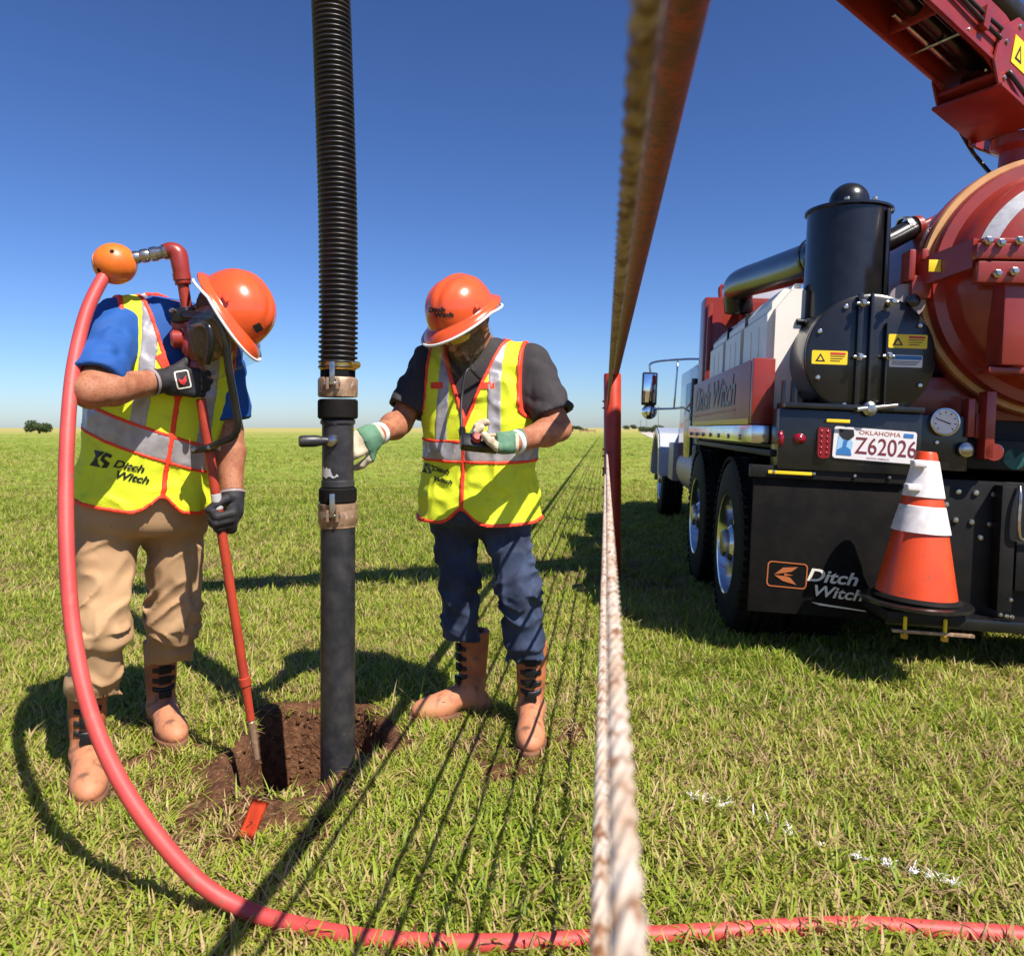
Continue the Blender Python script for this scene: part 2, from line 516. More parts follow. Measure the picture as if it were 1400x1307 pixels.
def sdf_obj(name, fn, lo, hi, res, m, parent=None):
    lo = np.asarray(lo, float) - 2 * res
    hi = np.asarray(hi, float) + 2 * res
    B = 12
    nb = np.ceil((hi - lo) / res / B).astype(int)
    n = nb * B
    vals = np.ones(n, np.float32)
    bi = np.stack(np.meshgrid(*[np.arange(k) for k in nb], indexing='ij'), -1).reshape(-1, 3)
    cen = lo + (bi * B + (B - 1) / 2) * res
    dc = fn(cen.astype(np.float32))
    act = np.abs(dc) < B * res * 0.87 * 1.7 + 0.012
    off = np.stack(np.meshgrid(*[np.arange(B)] * 3, indexing='ij'), -1).reshape(-1, 3)
    for b, d in zip(bi[~act], dc[~act]):
        if d < 0:
            vals[b[0] * B:b[0] * B + B, b[1] * B:b[1] * B + B, b[2] * B:b[2] * B + B] = -1
    ab = bi[act]
    for s in range(0, len(ab), 64):
        idx = (ab[s:s + 64, None, :] * B + off[None]).reshape(-1, 3)
        d = fn((lo + idx * res).astype(np.float32))
        vals[idx[:, 0], idx[:, 1], idx[:, 2]] = d
    vals[0] = vals[-1] = 1; vals[:, 0] = vals[:, -1] = 1; vals[:, :, 0] = vals[:, :, -1] = 1
    neg = vals < 0
    c8 = [neg[i:n[0] - 1 + i, j:n[1] - 1 + j, k:n[2] - 1 + k] for i in (0, 1) for j in (0, 1) for k in (0, 1)]
    cnt = sum(c.astype(np.int8) for c in c8)
    cells = np.argwhere((cnt > 0) & (cnt < 8))
    if len(cells) == 0:
        raise RuntimeError('empty field ' + name)
    cid = -np.ones((n[0] - 1, n[1] - 1, n[2] - 1), np.int64)
    cid[cells[:, 0], cells[:, 1], cells[:, 2]] = np.arange(len(cells))
    acc = np.zeros((len(cells), 3)); num = np.zeros(len(cells))
    C = [np.array([i, j, k]) for i in (0, 1) for j in (0, 1) for k in (0, 1)]
    for a in range(8):
        for b in range(a + 1, 8):
            if np.abs(C[a] - C[b]).sum() != 1: continue
            ia = cells + C[a]; ib = cells + C[b]
            va = vals[ia[:, 0], ia[:, 1], ia[:, 2]]; vb = vals[ib[:, 0], ib[:, 1], ib[:, 2]]
            x = (va < 0) != (vb < 0)
            t = np.where(x, va / np.where(x, va - vb, 1), 0)
            acc += np.where(x[:, None], C[a] + (C[b] - C[a]) * t[:, None], 0)
            num += x
    co = lo + (cells + acc / num[:, None]) * res
    faces = []
    for ax in range(3):
        u, v = (ax + 1) % 3, (ax + 2) % 3
        s0 = [slice(None)] * 3; s1 = [slice(None)] * 3
        s0[ax] = slice(0, -1); s1[ax] = slice(1, None)
        cr = np.argwhere(neg[tuple(s0)] != neg[tuple(s1)])
        cr = cr[(cr[:, u] > 0) & (cr[:, v] > 0)]
        flip = neg[cr[:, 0], cr[:, 1], cr[:, 2]]
        eu = np.zeros(3, int); eu[u] = 1
        ev = np.zeros(3, int); ev[v] = 1
        q = []
        for d in (eu + ev, ev, 0 * eu, eu):
            w = cr - d
            q.append(cid[w[:, 0], w[:, 1], w[:, 2]])
        q = np.stack(q, 1)
        q[~flip] = q[~flip][:, ::-1]
        faces.append(q[(q >= 0).all(1)])
    faces = np.concatenate(faces)
    me = bpy.data.meshes.new(name)
    me.from_pydata(co.tolist(), [], faces.tolist())
    me.polygons.foreach_set('use_smooth', [True] * len(me.polygons))
    return link(name, me, m, parent)
# ================================================================== ground
HOLE = (-0.735, 2.65, 0.235, 0.34)
def gnoise(x, y, s, seed=0.0):
    p = np.stack([np.ravel(x) * s, np.ravel(y) * s, np.full(np.size(x), seed + 0.37)], 1)
    return (vnoise(p) + 0.5 * vnoise(p * 2.1 + 3.1) + 0.25 * vnoise(p * 4.3 + 9.2)).reshape(np.shape(x))

def hole_t(x, y):
    a = np.arctan2(y - HOLE[1], x - HOLE[0])
    w = 1 + 0.10 * np.sin(3 * a + 1) + 0.07 * np.sin(5 * a + 2.2)
    return np.hypot((x - HOLE[0]) / HOLE[2], (y - HOLE[1]) / HOLE[3]) / w

def dirt_amount(x, y):
    m = np.clip(1.6 - hole_t(x, y), 0, 1) * 1.4
    for cx, cy, r, a in ((-1.20, 2.56, 0.20, 0.55), (-1.02, 2.40, 0.24, 0.62), (-0.85, 2.24, 0.22, 0.50), (-0.68, 2.10, 0.24, 0.50), (-0.90, 2.05, 0.20, 0.45),
                         (-0.12, 2.55, 0.22, 0.52), (0.22, 2.70, 0.19, 0.68), (-0.45, 2.85, 0.2, 0.5), (0.02, 2.45, 0.18, 0.45)):
        m = np.maximum(m, a * np.exp(-((x - cx) ** 2 + (y - cy) ** 2) / (r * r)))
    return m + 0.55 * gnoise(x, y, 9.0) * np.clip(m * 3, 0, 1)

def axis(dense0, dense1, step, mid0, mid1, mstep, far0, far1):
    a = list(np.arange(dense0, dense1 + 1e-6, step))
    lo = list(np.arange(dense0 - mstep, mid0, -mstep))
    hi = list(np.arange(dense1 + mstep, mid1, mstep))
    g = mstep; v = lo[-1]
    while v > far0:
        g *= 1.5; v -= g; lo.append(v)
    g = mstep; v = hi[-1]
    while v < far1:
        g *= 1.5; v += g; hi.append(v)
    return np.array(lo[::-1] + a + hi)
gx = axis(-1.7, 0.5, 0.02, -5, 6, 0.2, -3500, 3500)
gy = axis(1.8, 3.5, 0.02, -3, 9, 0.2, -400, 4500)
GX, GY = np.meshgrid(gx, gy, indexing='ij')
t = hole_t(GX, GY)
dep = np.clip((1.05 - t) / 0.38, 0, 1)
GZ = -0.52 * dep ** 0.9 + 0.03 * gnoise(GX, GY, 14.0) * np.clip(dirt_amount(GX, GY), 0, 1) * (np.abs(GX) < 4)
GZ = np.where((t > 1.0) & (t < 1.5), GZ + 0.025 * np.clip(1 - np.abs(t - 1.2) / 0.3, 0, 1), GZ)
nx, ny = GX.shape
ii = (np.arange(nx - 1)[:, None] * ny + np.arange(ny - 1)[None, :])
faces = np.stack([ii, ii + ny, ii + ny + 1, ii + 1], -1).reshape(-1, 4)
gme = bpy.data.meshes.new('ground')
gme.from_pydata(np.stack([GX, GY, GZ], -1).reshape(-1, 3).tolist(), [], faces.tolist())
gme.polygons.foreach_set('use_smooth', [True] * len(gme.polygons))
att = gme.attributes.new('soil', 'FLOAT', 'POINT')
att.data.foreach_set('value', dirt_amount(GX, GY).ravel().astype(np.float32))

def ground_material():
    m = bpy.data.materials.new('turf_and_soil')
    m.use_nodes = True
    nt = m.node_tree; L = nt.links
    b = nt.nodes['Principled BSDF']
    b.inputs['Roughness'].default_value = 0.95
    b.inputs['Specular IOR Level'].default_value = 0.1
    tc = nt.nodes.new('ShaderNodeTexCoord')
    def noise(s, d=5, sc=None):
        n = nt.nodes.new('ShaderNodeTexNoise')
        n.inputs['Scale'].default_value = s; n.inputs['Detail'].default_value = d
        if sc:
            mp = nt.nodes.new('ShaderNodeMapping'); mp.inputs['Scale'].default_value = sc
            L.new(tc.outputs['Object'], mp.inputs['Vector']); L.new(mp.outputs['Vector'], n.inputs['Vector'])
        else:
            L.new(tc.outputs['Object'], n.inputs['Vector'])
        return n.outputs['Fac']
    def mr(f, a, c, o0=0.0, o1=1.0):
        r = nt.nodes.new('ShaderNodeMapRange')
        for k, v in (('From Min', a), ('From Max', c), ('To Min', o0), ('To Max', o1)):
            r.inputs[k].default_value = v
        L.new(f, r.inputs['Value'])
        return r.outputs['Result']
    def mix(f, a, c):
        x = nt.nodes.new('ShaderNodeMix'); x.data_type = 'RGBA'
        L.new(f, x.inputs[0])
        for i, v in ((6, a), (7, c)):
            if isinstance(v, tuple): x.inputs[i].default_value = (*v, 1)
            else: L.new(v, x.inputs[i])
        return x.outputs[2]
    sx = nt.nodes.new('ShaderNodeSeparateXYZ'); L.new(tc.outputs['Object'], sx.inputs[0])
    thatch = mix(mr(noise(26, 6), 0.38, 0.62), (0.10, 0.105, 0.022), (0.24, 0.165, 0.075))
    turf = mix(mr(noise(0.5, 8, (1.0, 0.35, 1)), 0.35, 0.65), (0.175, 0.25, 0.03), (0.26, 0.31, 0.048))
    turf = mix(mr(noise(14, 8), 0.35, 0.72), turf, (0.14, 0.195, 0.024))
    turf = mix(mr(noise(0.045, 5, (0.3, 1.6, 1)), 0.48, 0.7), turf, (0.31, 0.325, 0.065))
    near = mix(mr(sx.outputs['Y'], 7.0, 16.0), thatch, turf)
    far = mix(mr(sx.outputs['Y'], 60.0, 260.0), near, (0.36, 0.31, 0.10))
    soil = mix(mr(noise(30, 8), 0.3, 0.7), (0.060, 0.026, 0.013), (0.150, 0.070, 0.036))
    soil = mix(mr(noise(110, 4), 0.58, 0.72), soil, (0.23, 0.125, 0.07))
    at = nt.nodes.new('ShaderNodeAttribute'); at.attribute_name = 'soil'
    ad = nt.nodes.new('ShaderNodeMath'); ad.operation = 'MULTIPLY_ADD'
    L.new(noise(40, 5), ad.inputs[0]); ad.inputs[1].default_value = 0.5; L.new(at.outputs['Fac'], ad.inputs[2])
    col = mix(mr(ad.outputs[0], 0.42, 0.62), far, soil)
    L.new(col, b.inputs['Base Color'])
    bp = nt.nodes.new('ShaderNodeBump'); bp.inputs['Strength'].default_value = 0.9; bp.inputs['Distance'].default_value = 0.02
    L.new(noise(60, 8), bp.inputs['Height']); L.new(bp.outputs['Normal'], b.inputs['Normal'])
    return m
ground = link('ground', gme, ground_material())
tag(ground, 'mown green pasture with a dug patch of red soil', 'ground', kind='structure')

# far road beyond the field
bm = bmesh.new()
rd = [(7.2, 30), (14.0, 72), (28.9, 164), (75, 430), (100, 430), (52, 164), (32, 72), (22, 30)]
bm.faces.new([bm.verts.new((x, y, 0.02)) for x, y in rd])
road = bm_obj('road', bm, mat('pale_road', (0.50, 0.43, 0.38), 0.9, col2=(0.42, 0.36, 0.31), nscale=0.4))
tag(road, 'pale gravel road running past the far side of the truck', 'road', kind='structure')

# ================================================================== grass
def blade_material(name, tint, straw):
    m = bpy.data.materials.new(name)
    m.use_nodes = True
    nt = m.node_tree; L = nt.links
    b = nt.nodes['Principled BSDF']
    b.inputs['Roughness'].default_value = 0.5
    b.inputs['Specular IOR Level'].default_value = 0.3
    at = nt.nodes.new('ShaderNodeAttribute'); at.attribute_name = 'tint'
    oi = nt.nodes.new('ShaderNodeObjectInfo')
    ra = nt.nodes.new('ShaderNodeMath'); ra.operation = 'MULTIPLY_ADD'
    L.new(oi.outputs['Random'], ra.inputs[0]); ra.inputs[1].default_value = 0.34; L.new(at.outputs['Fac'], ra.inputs[2])
    pa_ = nt.nodes.new('ShaderNodeAttribute'); pa_.attribute_name = 'patch'; pa_.attribute_type = 'INSTANCER'
    rb = nt.nodes.new('ShaderNodeMath'); rb.operation = 'ADD'
    L.new(ra.outputs[0], rb.inputs[0]); L.new(pa_.outputs['Fac'], rb.inputs[1])
    cr = nt.nodes.new('ShaderNodeValToRGB')
    e = cr.color_ramp.elements
    e[0].position = 0.0; e[0].color = (*tint[0], 1)
    e[1].position = 1.0; e[1].color = (*straw, 1)
    for p, c in ((0.35, tint[1]), (0.7, tint[2]), (0.9, tint[3])):
        q = e.new(p); q.color = (*c, 1)
    L.new(rb.outputs[0], cr.inputs[0])
    L.new(cr.outputs[0], b.inputs['Base Color'])
    tr = nt.nodes.new('ShaderNodeBsdfTranslucent'); L.new(cr.outputs[0], tr.inputs[0])
    mx = nt.nodes.new('ShaderNodeMixShader'); mx.inputs[0].default_value = 0.35
    L.new(b.outputs[0], mx.inputs[1]); L.new(tr.outputs[0], mx.inputs[2])
    L.new(mx.outputs[0], nt.nodes['Material Output'].inputs[0])
    return m
BLADE = blade_material('grass_blade', [(0.115, 0.185, 0.012), (0.225, 0.305, 0.022), (0.345, 0.39, 0.045), (0.44, 0.39, 0.11)], (0.48, 0.34, 0.16))

def tuft(name, n, spread, lmin, lmax, wid, m, lean=(0.5, 1.7)):
    co, fa, tint = [], [], []
    for _ in range(n):
        a = random.uniform(0, 2 * math.pi); r = spread * math.sqrt(random.random())
        base = V(r * math.cos(a), r * math.sin(a), -0.006)
        h = random.uniform(0, 2 * math.pi)
        dv = V(math.cos(h), math.sin(h), 0); sd = V(-math.sin(h), math.cos(h), 0)
        Ln = random.uniform(lmin, lmax); w = wid * random.uniform(0.65, 1.2)
        th = random.uniform(0.1, 0.85); bend = random.uniform(*lean)
        straw = random.random() < 0.17
        tv = random.uniform(0.72, 0.98) if straw else random.uniform(0.0, 0.55)
        p = base.copy(); i0 = len(co)
        for s in range(4):
            ww = w * (1, 0.95, 0.7, 0.06)[s] / 2
            tw = sd * math.cos(s * 0.25) + V(0, 0, 1) * math.sin(s * 0.25) * 0.4
            co.append(p - tw * ww); co.append(p + tw * ww)
            tint += [tv + 0.05 * s] * 2
            th2 = th + bend * (s + 0.5) / 3
            p = p + (dv * math.sin(th2) + V(0, 0, 1) * math.cos(th2)) * Ln / 3
        for s in range(3):
            k = i0 + 2 * s
            fa.append((k, k + 1, k + 3, k + 2))
    me = bpy.data.meshes.new(name)
    me.from_pydata([c.tolist() for c in co], [], fa)
    me.materials.append(m)
    at = me.attributes.new('tint', 'FLOAT', 'POINT')
    at.data.foreach_set('value', np.array(tint, np.float32))
    me.polygons.foreach_set('use_smooth', [True] * len(fa))
    return bpy.data.objects.new(name, me)

def scatter(name, pts, scl, coll, label, tilt=0.12):
    n = len(pts)
    me = bpy.data.meshes.new(name)
    me.from_pydata(pts.tolist(), [], [])
    rot = np.stack([RNG.normal(0, tilt, n), RNG.normal(0, tilt, n), RNG.uniform(0, 6.283, n)], 1).astype(np.float32)
    a = me.attributes.new('rot', 'FLOAT_VECTOR', 'POINT'); a.data.foreach_set('vector', rot.ravel())
    a = me.attributes.new('scl', 'FLOAT', 'POINT'); a.data.foreach_set('value', scl.astype(np.float32))
    pt = 0.42 * gnoise(pts[:, 0], pts[:, 1], 0.9, 2.0) + 0.25 * gnoise(pts[:, 0], pts[:, 1], 0.16, 8.0)
    a = me.attributes.new('patch', 'FLOAT', 'POINT'); a.data.foreach_set('value', pt.astype(np.float32))
    o = link(name, me)
    ng = bpy.data.node_groups.new(name + '_scatter', 'GeometryNodeTree')
    ng.interface.new_socket('Geometry', in_out='INPUT', socket_type='NodeSocketGeometry')
    ng.interface.new_socket('Geometry', in_out='OUTPUT', socket_type='NodeSocketGeometry')
    N = ng.nodes; L = ng.links
    gi = N.new('NodeGroupInput'); go = N.new('NodeGroupOutput')
    ci = N.new('GeometryNodeCollectionInfo'); ci.inputs[0].default_value = coll
    ci.inputs['Separate Children'].default_value = True; ci.inputs['Reset Children'].default_value = True
    iop = N.new('GeometryNodeInstanceOnPoints'); iop.inputs['Pick Instance'].default_value = True
    r = N.new('GeometryNodeInputNamedAttribute'); r.data_type = 'FLOAT_VECTOR'; r.inputs[0].default_value = 'rot'
    s = N.new('GeometryNodeInputNamedAttribute'); s.data_type = 'FLOAT'; s.inputs[0].default_value = 'scl'
    er = N.new('FunctionNodeEulerToRotation')
    L.new(gi.outputs[0], iop.inputs['Points']); L.new(ci.outputs[0], iop.inputs['Instance'])
    L.new(r.outputs[0], er.inputs[0]); L.new(er.outputs[0], iop.inputs['Rotation'])
    L.new(s.outputs[0], iop.inputs['Scale']); L.new(iop.outputs[0], go.inputs[0])
    md = o.modifiers.new('scatter', 'NODES'); md.node_group = ng
    return o

tufts = bpy.data.collections.new('tufts')
for k in range(7):
    tufts.objects.link(tuft('tuft', 34, 0.06, 0.04, 0.09, 0.0068, BLADE))
tall = bpy.data.collections.new('tall_tufts')
for k in range(4):
    tall.objects.link(tuft('tall_tuft', 9, 0.05, 0.09, 0.17, 0.0065, BLADE, lean=(0.4, 1.0)))
broad = bpy.data.collections.new('broad_tufts')
for k in range(4):
    broad.objects.link(tuft('broad_tuft', 30, 0.14, 0.05, 0.11, 0.011, BLADE))

def field(n, y0, y1, pw=1.0, wide=0.86):
    """points over the wedge in front of the fence, a little wider than the frame"""
    u = RNG.random(n)
    y = np.sqrt(y0 ** 2 + u * (y1 ** 2 - y0 ** 2)) if pw == 1 else y0 * (y1 / y0) ** u
    x = RNG.uniform(-1, 1, n) * (wide * y + 0.7)
    return x, y
x, y = field(15500, 0.9, 5.0)
d = dirt_amount(x, y)
keep = RNG.random(len(x)) > np.clip((d - 0.25) * 2.0, 0, 0.72 + 0.28 * (hole_t(x, y) < 1.25))
keep &= hole_t(x, y) > 0.97
x, y, d = x[keep], y[keep], d[keep]
nearp = np.stack([x, y, np.zeros_like(x)], 1)
sc = RNG.uniform(0.7, 1.15, len(x)) * np.clip(1.0 - 0.5 * np.clip(d, 0, 1), 0.5, 1) * (1 + 0.35 * gnoise(x, y, 1.6))
grass = scatter('grass', nearp, sc, tufts, '')
tag(grass, 'short curled yellow-green grass covering the pasture', 'grass', kind='stuff')
x, y = field(2000, 1.2, 8.0)
k = (dirt_amount(x, y) < 0.5) & (gnoise(x, y, 1.1, 5.0) > 0.02) & (hole_t(x, y) > 1.1)
g2 = scatter('grass', np.stack([x[k], y[k], 0 * x[k]], 1), RNG.uniform(0.6, 1.1, k.sum()), tall, '')
tag(g2, 'taller loose grass stems sticking up out of the short turf', 'grass', kind='stuff')
x, y = field(17000, 4.6, 14.0)
g3 = scatter('grass', np.stack([x, y, 0 * x], 1), RNG.uniform(0.5, 0.95, len(x)), broad, '')
tag(g3, 'mown grass of the middle of the pasture', 'grass', kind='stuff')
x, y = field(20000, 13.0, 140.0, pw=2)
k = RNG.random(len(x)) < np.clip(1.25 - np.log(y / 13.0) / np.log(140 / 13.0), 0, 1)
x, y = x[k], y[k]
g4 = scatter('grass', np.stack([x, y, 0 * x], 1), RNG.uniform(0.6, 1.1, len(x)) * np.clip(y / 18, 1, 1.5), broad, '')
tag(g4, 'distant mown grass of the pasture towards the horizon', 'grass', kind='stuff')

STRAW = mat('dead_straw', (0.34, 0.235, 0.11), 0.8, col2=(0.22, 0.14, 0.065), nscale=30)
thatch_c = bpy.data.collections.new('thatch')
for k in range(4):
    thatch_c.objects.link(tuft('thatch', 14, 0.07, 0.05, 0.12, 0.0045, STRAW, lean=(1.3, 2.0)))
x, y = field(5200, 1.0, 6.5)
k = (gnoise(x, y, 1.9, 3.0) > 0.0) & (hole_t(x, y) > 1.15)
th_ = scatter('thatch', np.stack([x[k], y[k], 0 * x[k] + 0.012], 1), RNG.uniform(0.5, 1.0, k.sum()), thatch_c, '')
tag(th_, 'dead tan straw lying between the green grass blades', 'straw', kind='stuff')
# soil clods round the hole
def clod_mesh():
    bm = bmesh.new()
    bmesh.ops.create_icosphere(bm, subdivisions=1, radius=0.011)
    for v in bm.verts:
        v.co *= random.uniform(0.6, 1.3)
        v.co.z *= 0.75
    me = bpy.data.meshes.new('clod'); bm.to_mesh(me); bm.free()
    me.materials.append(MT['soil'])
    return bpy.data.objects.new('clod', me)
MT['soil'] = mat('red_brown_soil', (0.085, 0.038, 0.02), 0.95, col2=(0.17, 0.085, 0.045), nscale=40, bump=0.5, bscale=120, spec=0.1)
clods = bpy.data.collections.new('clods')
for k in range(6): clods.objects.link(clod_mesh())
x = RNG.uniform(-1.6, 0.45, 9000); y = RNG.uniform(1.85, 3.4, 9000)
d = dirt_amount(x, y); tt = hole_t(x, y)
k = RNG.random(9000) < np.clip((d - 0.25) * 1.2, 0, 0.9)
x, y, tt = x[k], y[k], tt[k]
z = -0.52 * np.clip((1.05 - tt) / 0.38, 0, 1) ** 0.9
soil = scatter('loose_soil', np.stack([x, y, z], 1), RNG.uniform(0.25, 1.25, len(x)) ** 1.6, clods, '')
tag(soil, 'crumbs of red-brown soil thrown round the dug hole', 'soil', kind='stuff')

# sprayed marking line
white_tufts = bpy.data.collections.new('white_tufts')
for k in range(3):
    white_tufts.objects.link(tuft('white_tuft', 5, 0.014, 0.025, 0.05, 0.0055, MT['paint_white'], lean=(0.7, 1.4)))
tline = np.concatenate([RNG.uniform(0.0, 0.2, 13), RNG.uniform(0.25, 0.52, 9), RNG.uniform(0.58, 1.0, 22)])
ax_, ay_, bx_, by_ = 0.546, 2.235, 1.106, 1.756
px_ = ax_ + (bx_ - ax_) * tline + RNG.normal(0, 0.009, len(tline)); py_ = ay_ + (by_ - ay_) * tline + 0.02 * np.sin(tline * 9) + RNG.normal(0, 0.009, len(tline))
pl = scatter('paint_line', np.stack([px_, py_, np.full(len(tline), 0.028)], 1), RNG.uniform(0.4, 0.8, len(tline)), white_tufts, '')
tag(pl, 'broken white marking line sprayed across the grass', 'paint line', kind='stuff')

# ================================================================== far trees and poles
FOL = mat('dark_foliage', (0.035, 0.055, 0.014), 0.8, col2=(0.065, 0.085, 0.022), nscale=0.9)
BARK = mat('bark', (0.06, 0.045, 0.03), 0.9)
def bush(px, dist, w, h, label, lobes, name='tree'):
    e = empty(name, ((px - 700) / FPX * dist, dist, 0))
    tr = bmesh.new()
    add_lathe(tr, [(0.0, -0.1), (0.28, -0.1), (0.18, h * 0.25), (0.08, h * 0.6), (0, h * 0.62)], seg=8)
    for k in range(4):
        a = k * 1.6 + 0.4
        add_lathe(tr, [(0.08, 0), (0.03, h * 0.4), (0, h * 0.42)], Matrix.Translation((0, 0, h * 0.22)) @ frame_z((math.cos(a), math.sin(a), 0.9)), seg=6)
    bm_obj('trunk', tr, BARK, e, smooth=True)
    cen = [(random.uniform(-0.42, 0.42) * w, random.uniform(-0.3, 0.3) * w, random.uniform(0.3, 0.72) * h, random.uniform(0.16, 0.3)) for _ in range(lobes)]
    n = 2600
    idx = RNG.integers(0, lobes, n)
    c = np.array(cen)[idx]
    dirs = RNG.normal(size=(n, 3)); dirs /= np.linalg.norm(dirs, axis=1)[:, None]
    rad = RNG.random(n) ** 0.4
    pos = c[:, :3] + dirs * rad[:, None] * np.stack([c[:, 3] * w * 0.8, c[:, 3] * w * 0.8, c[:, 3] * h * 1.1], 1)
    pos[:, 2] = np.maximum(pos[:, 2], 0.05)
    sz = RNG.uniform(0.05, 0.11, n) * h
    a = RNG.normal(size=(n, 3)); a /= np.linalg.norm(a, axis=1)[:, None]
    b = np.cross(a, RNG.normal(size=(n, 3))); b /= np.linalg.norm(b, axis=1)[:, None]
    q = np.stack([pos - a * sz[:, None], pos + b * sz[:, None] * 0.6, pos + a * sz[:, None], pos - b * sz[:, None] * 0.6], 1)
    me = bpy.data.meshes.new('crown')
    me.from_pydata(q.reshape(-1, 3).tolist(), [], np.arange(n * 4).reshape(-1, 4).tolist())
    link('crown', me, FOL, e)
    tag(e, label, 'tree')
bush(54, 150, 5.6, 2.7, 'lone round dark tree on the open field behind the man in khaki trousers', 9)
bush(783, 240, 4.6, 2.1, 'small dark far tree nearest the elbow of the man in the charcoal shirt', 6)
bush(797, 260, 4.0, 1.5, 'low dark far tree beside the red fence post', 6)
bush(892, 170, 6.6, 2.0, 'wide low dark shrub at the edge of the gravel road', 10, name='shrub')
bush(860, 420, 9, 3.0, 'very distant pale tree between the fence post and the road', 6)
POLE = mat('weathered_pole', (0.16, 0.14, 0.13), 0.85)
def utility_pole(px, dist, h, label):
    e = empty('utility_pole', ((px - 700) / FPX * dist, dist, 0))
    cyl('pole', (0, 0, -0.3), (0, 0, h), 0.22, 0.16, POLE, e, seg=10)
    box('crossarm', -1.6, 1.6, -0.1, 0.1, h - 1.1, h - 0.85, POLE, e)
    box('crossarm', -1.2, 1.2, -0.1, 0.1, h - 2.3, h - 2.08, POLE, e)
    tag(e, label, 'utility pole', 'utility poles far beyond the field')
utility_pole(900, 430, 14, 'tall utility pole beside the gravel road shrub')
utility_pole(884, 560, 11, 'shorter utility pole left of the tall one')
utility_pole(876, 700, 9, 'smallest, farthest utility pole')
e = empty('timber_barrier', ((803 - 700) / FPX * 150, 150, 0))
MT['timber'] = mat('reddish_timber', (0.28, 0.14, 0.08), 0.85)
for k in range(3): box('post', -1.5 + k * 1.5, -1.36 + k * 1.5, -0.07, 0.07, -0.2, 0.75, MT['timber'], e)
box('rail', -1.6, 1.7, -0.1, -0.075, 0.45, 0.7, MT['timber'], e)
tag(e, 'low reddish timber barrier far out in the field', 'barrier')

# ================================================================== fence of pipe and wire rope
FS = 0.128                         # the fence runs to the right by this much per metre forward
fence = empty('cable_fence', (FS * 5.6 + 0.055, 5.6, 0))
tag(fence, 'red pipe-rail fence strung with rusty twisted wire ropes', 'fence')
FO = V(*fence.location)
def fence_line(lat, z, y0, y1, steps):
    ys = np.concatenate(steps)
    return np.stack([FS * ys + lat, ys, np.full_like(ys, z)], 1) - FO
def ys_steps(a, fine_to, s1, mid_to, s2, far):
    return [np.arange(a, fine_to, s1), np.arange(fine_to, mid_to, s2), np.geomspace(mid_to, far, 14)]
RAIL_V = 0.42
tube('rail', fence_line(0.077, CAM_H + RAIL_V, 0, 0, [np.array([-5.0, -2, 0, 0.5, 1, 2, 4, 8, 16, 40, 120])]), 0.0255, MT['rail'], fence, seg=28, raw=True)
CABLES = [(0.017, 0.177, 0.0076, 'cable_shade_rust', 26, 0.0035), (0.0085, -0.190, 0.0074, 'cable', 26, 0.0035), (-0.0040, -0.335, 0.0068, 'cable', 22, 0.004),
          (0.0010, -0.480, 0.0060, 'cable', 14, 0.010), (0.002, -0.625, 0.0060, 'cable', 12, 0.014), (0.003, -0.770, 0.0060, 'cable', 12, 0.014), (0.002, -0.915, 0.0060, 'cable', 12, 0.014)]
for lat, v, r, mk, sg, st in CABLES:
    tube('wire_rope', fence_line(lat, CAM_H + v, 0, 0, ys_steps(-1.2, 1.6, st, 6.5, st * 2.6, 120)), r, MT[mk], fence, seg=sg, raw=True, lobe=(5, 0.26 if mk == 'cable_shade_rust' else 0.42, 0.13))
def fence_post(y):
    x = FS * y + 0.052
    o = V(x, y, 0) - FO
    top = CAM_H + RAIL_V - 0.005
    p = lathe('post', [(0, -0.3), (0.066, -0.3), (0.066, top - 0.01), (0.060, top), (0, top + 0.004)], o, (0, 0, 1), MT['post'], fence, seg=28)
    for lat, v, r, mk, sg, st in CABLES:
        z = CAM_H + v
        a = o + V(-0.066 - 0.004, 0, z)
        c = V(FS * y + lat, y, z) - FO
        loop = [a + V(0.02, 0, 0.025), a + V(-0.005, 0, 0.027), c + V(-0.012, 0, 0.012), c + V(-0.013, 0, -0.012), a + V(-0.005, 0, -0.027), a + V(0.02, 0, -0.025)]
        tube('clip', loop, 0.0055, MT['red_old'], fence, seg=8, n=5)
for yy in (-2.0, 5.6, 13.2, 20.8, 28.4, 36.0, 43.6):
    fence_post(yy)
# ================================================================== vacuum truck
TW = V(1.2, 3.6, 0)
TA = math.atan(0.119)
TROLL = R(2.6)                      # the truck stands on sloping ground, lower on its far side
tu = V(math.sin(TA), math.cos(TA), 0); tr0 = V(math.cos(TA), -math.sin(TA), 0)
tr_ = tr0 * math.cos(TROLL) - V(0, 0, 1) * math.sin(TROLL); tz_ = V(0, 0, 1) * math.cos(TROLL) + tr0 * math.sin(TROLL)
truck = empty('vacuum_truck', TW)
truck.rotation_euler = basis(tr_, tu, tz_).to_euler()
tag(truck, 'red and black vacuum excavation truck with white water tanks and an overhead boom', 'truck')
def T(px, py, Y):
    """truck-local X, Z of the point of the plane Y that is seen at a pixel"""
    kx, kz = (px - 700) / FPX, (HOR - py) / FPX
    t = (Y + TW @ tu) / (kx * tu[0] + tu[1])
    q = V(t * kx, t, CAM_H + kz * t) - TW
    return float(q @ tr_), float(q @ tz_)
def TL(p):
    """world to truck-local"""
    q = np.asarray(p, float) - TW
    return V(q @ tr_, q @ tu, q @ tz_)
def rearM(X, Y, Z, roll=0.0):
    """frame for flat print on a surface that faces the rear: x right, y up, z towards the rear"""
    return Matrix.Translation((X, Y, Z)) @ basis((1, 0, 0), (0, 0, 1), (0, -1, 0)) @ Matrix.Rotation(roll, 4, 'Z')
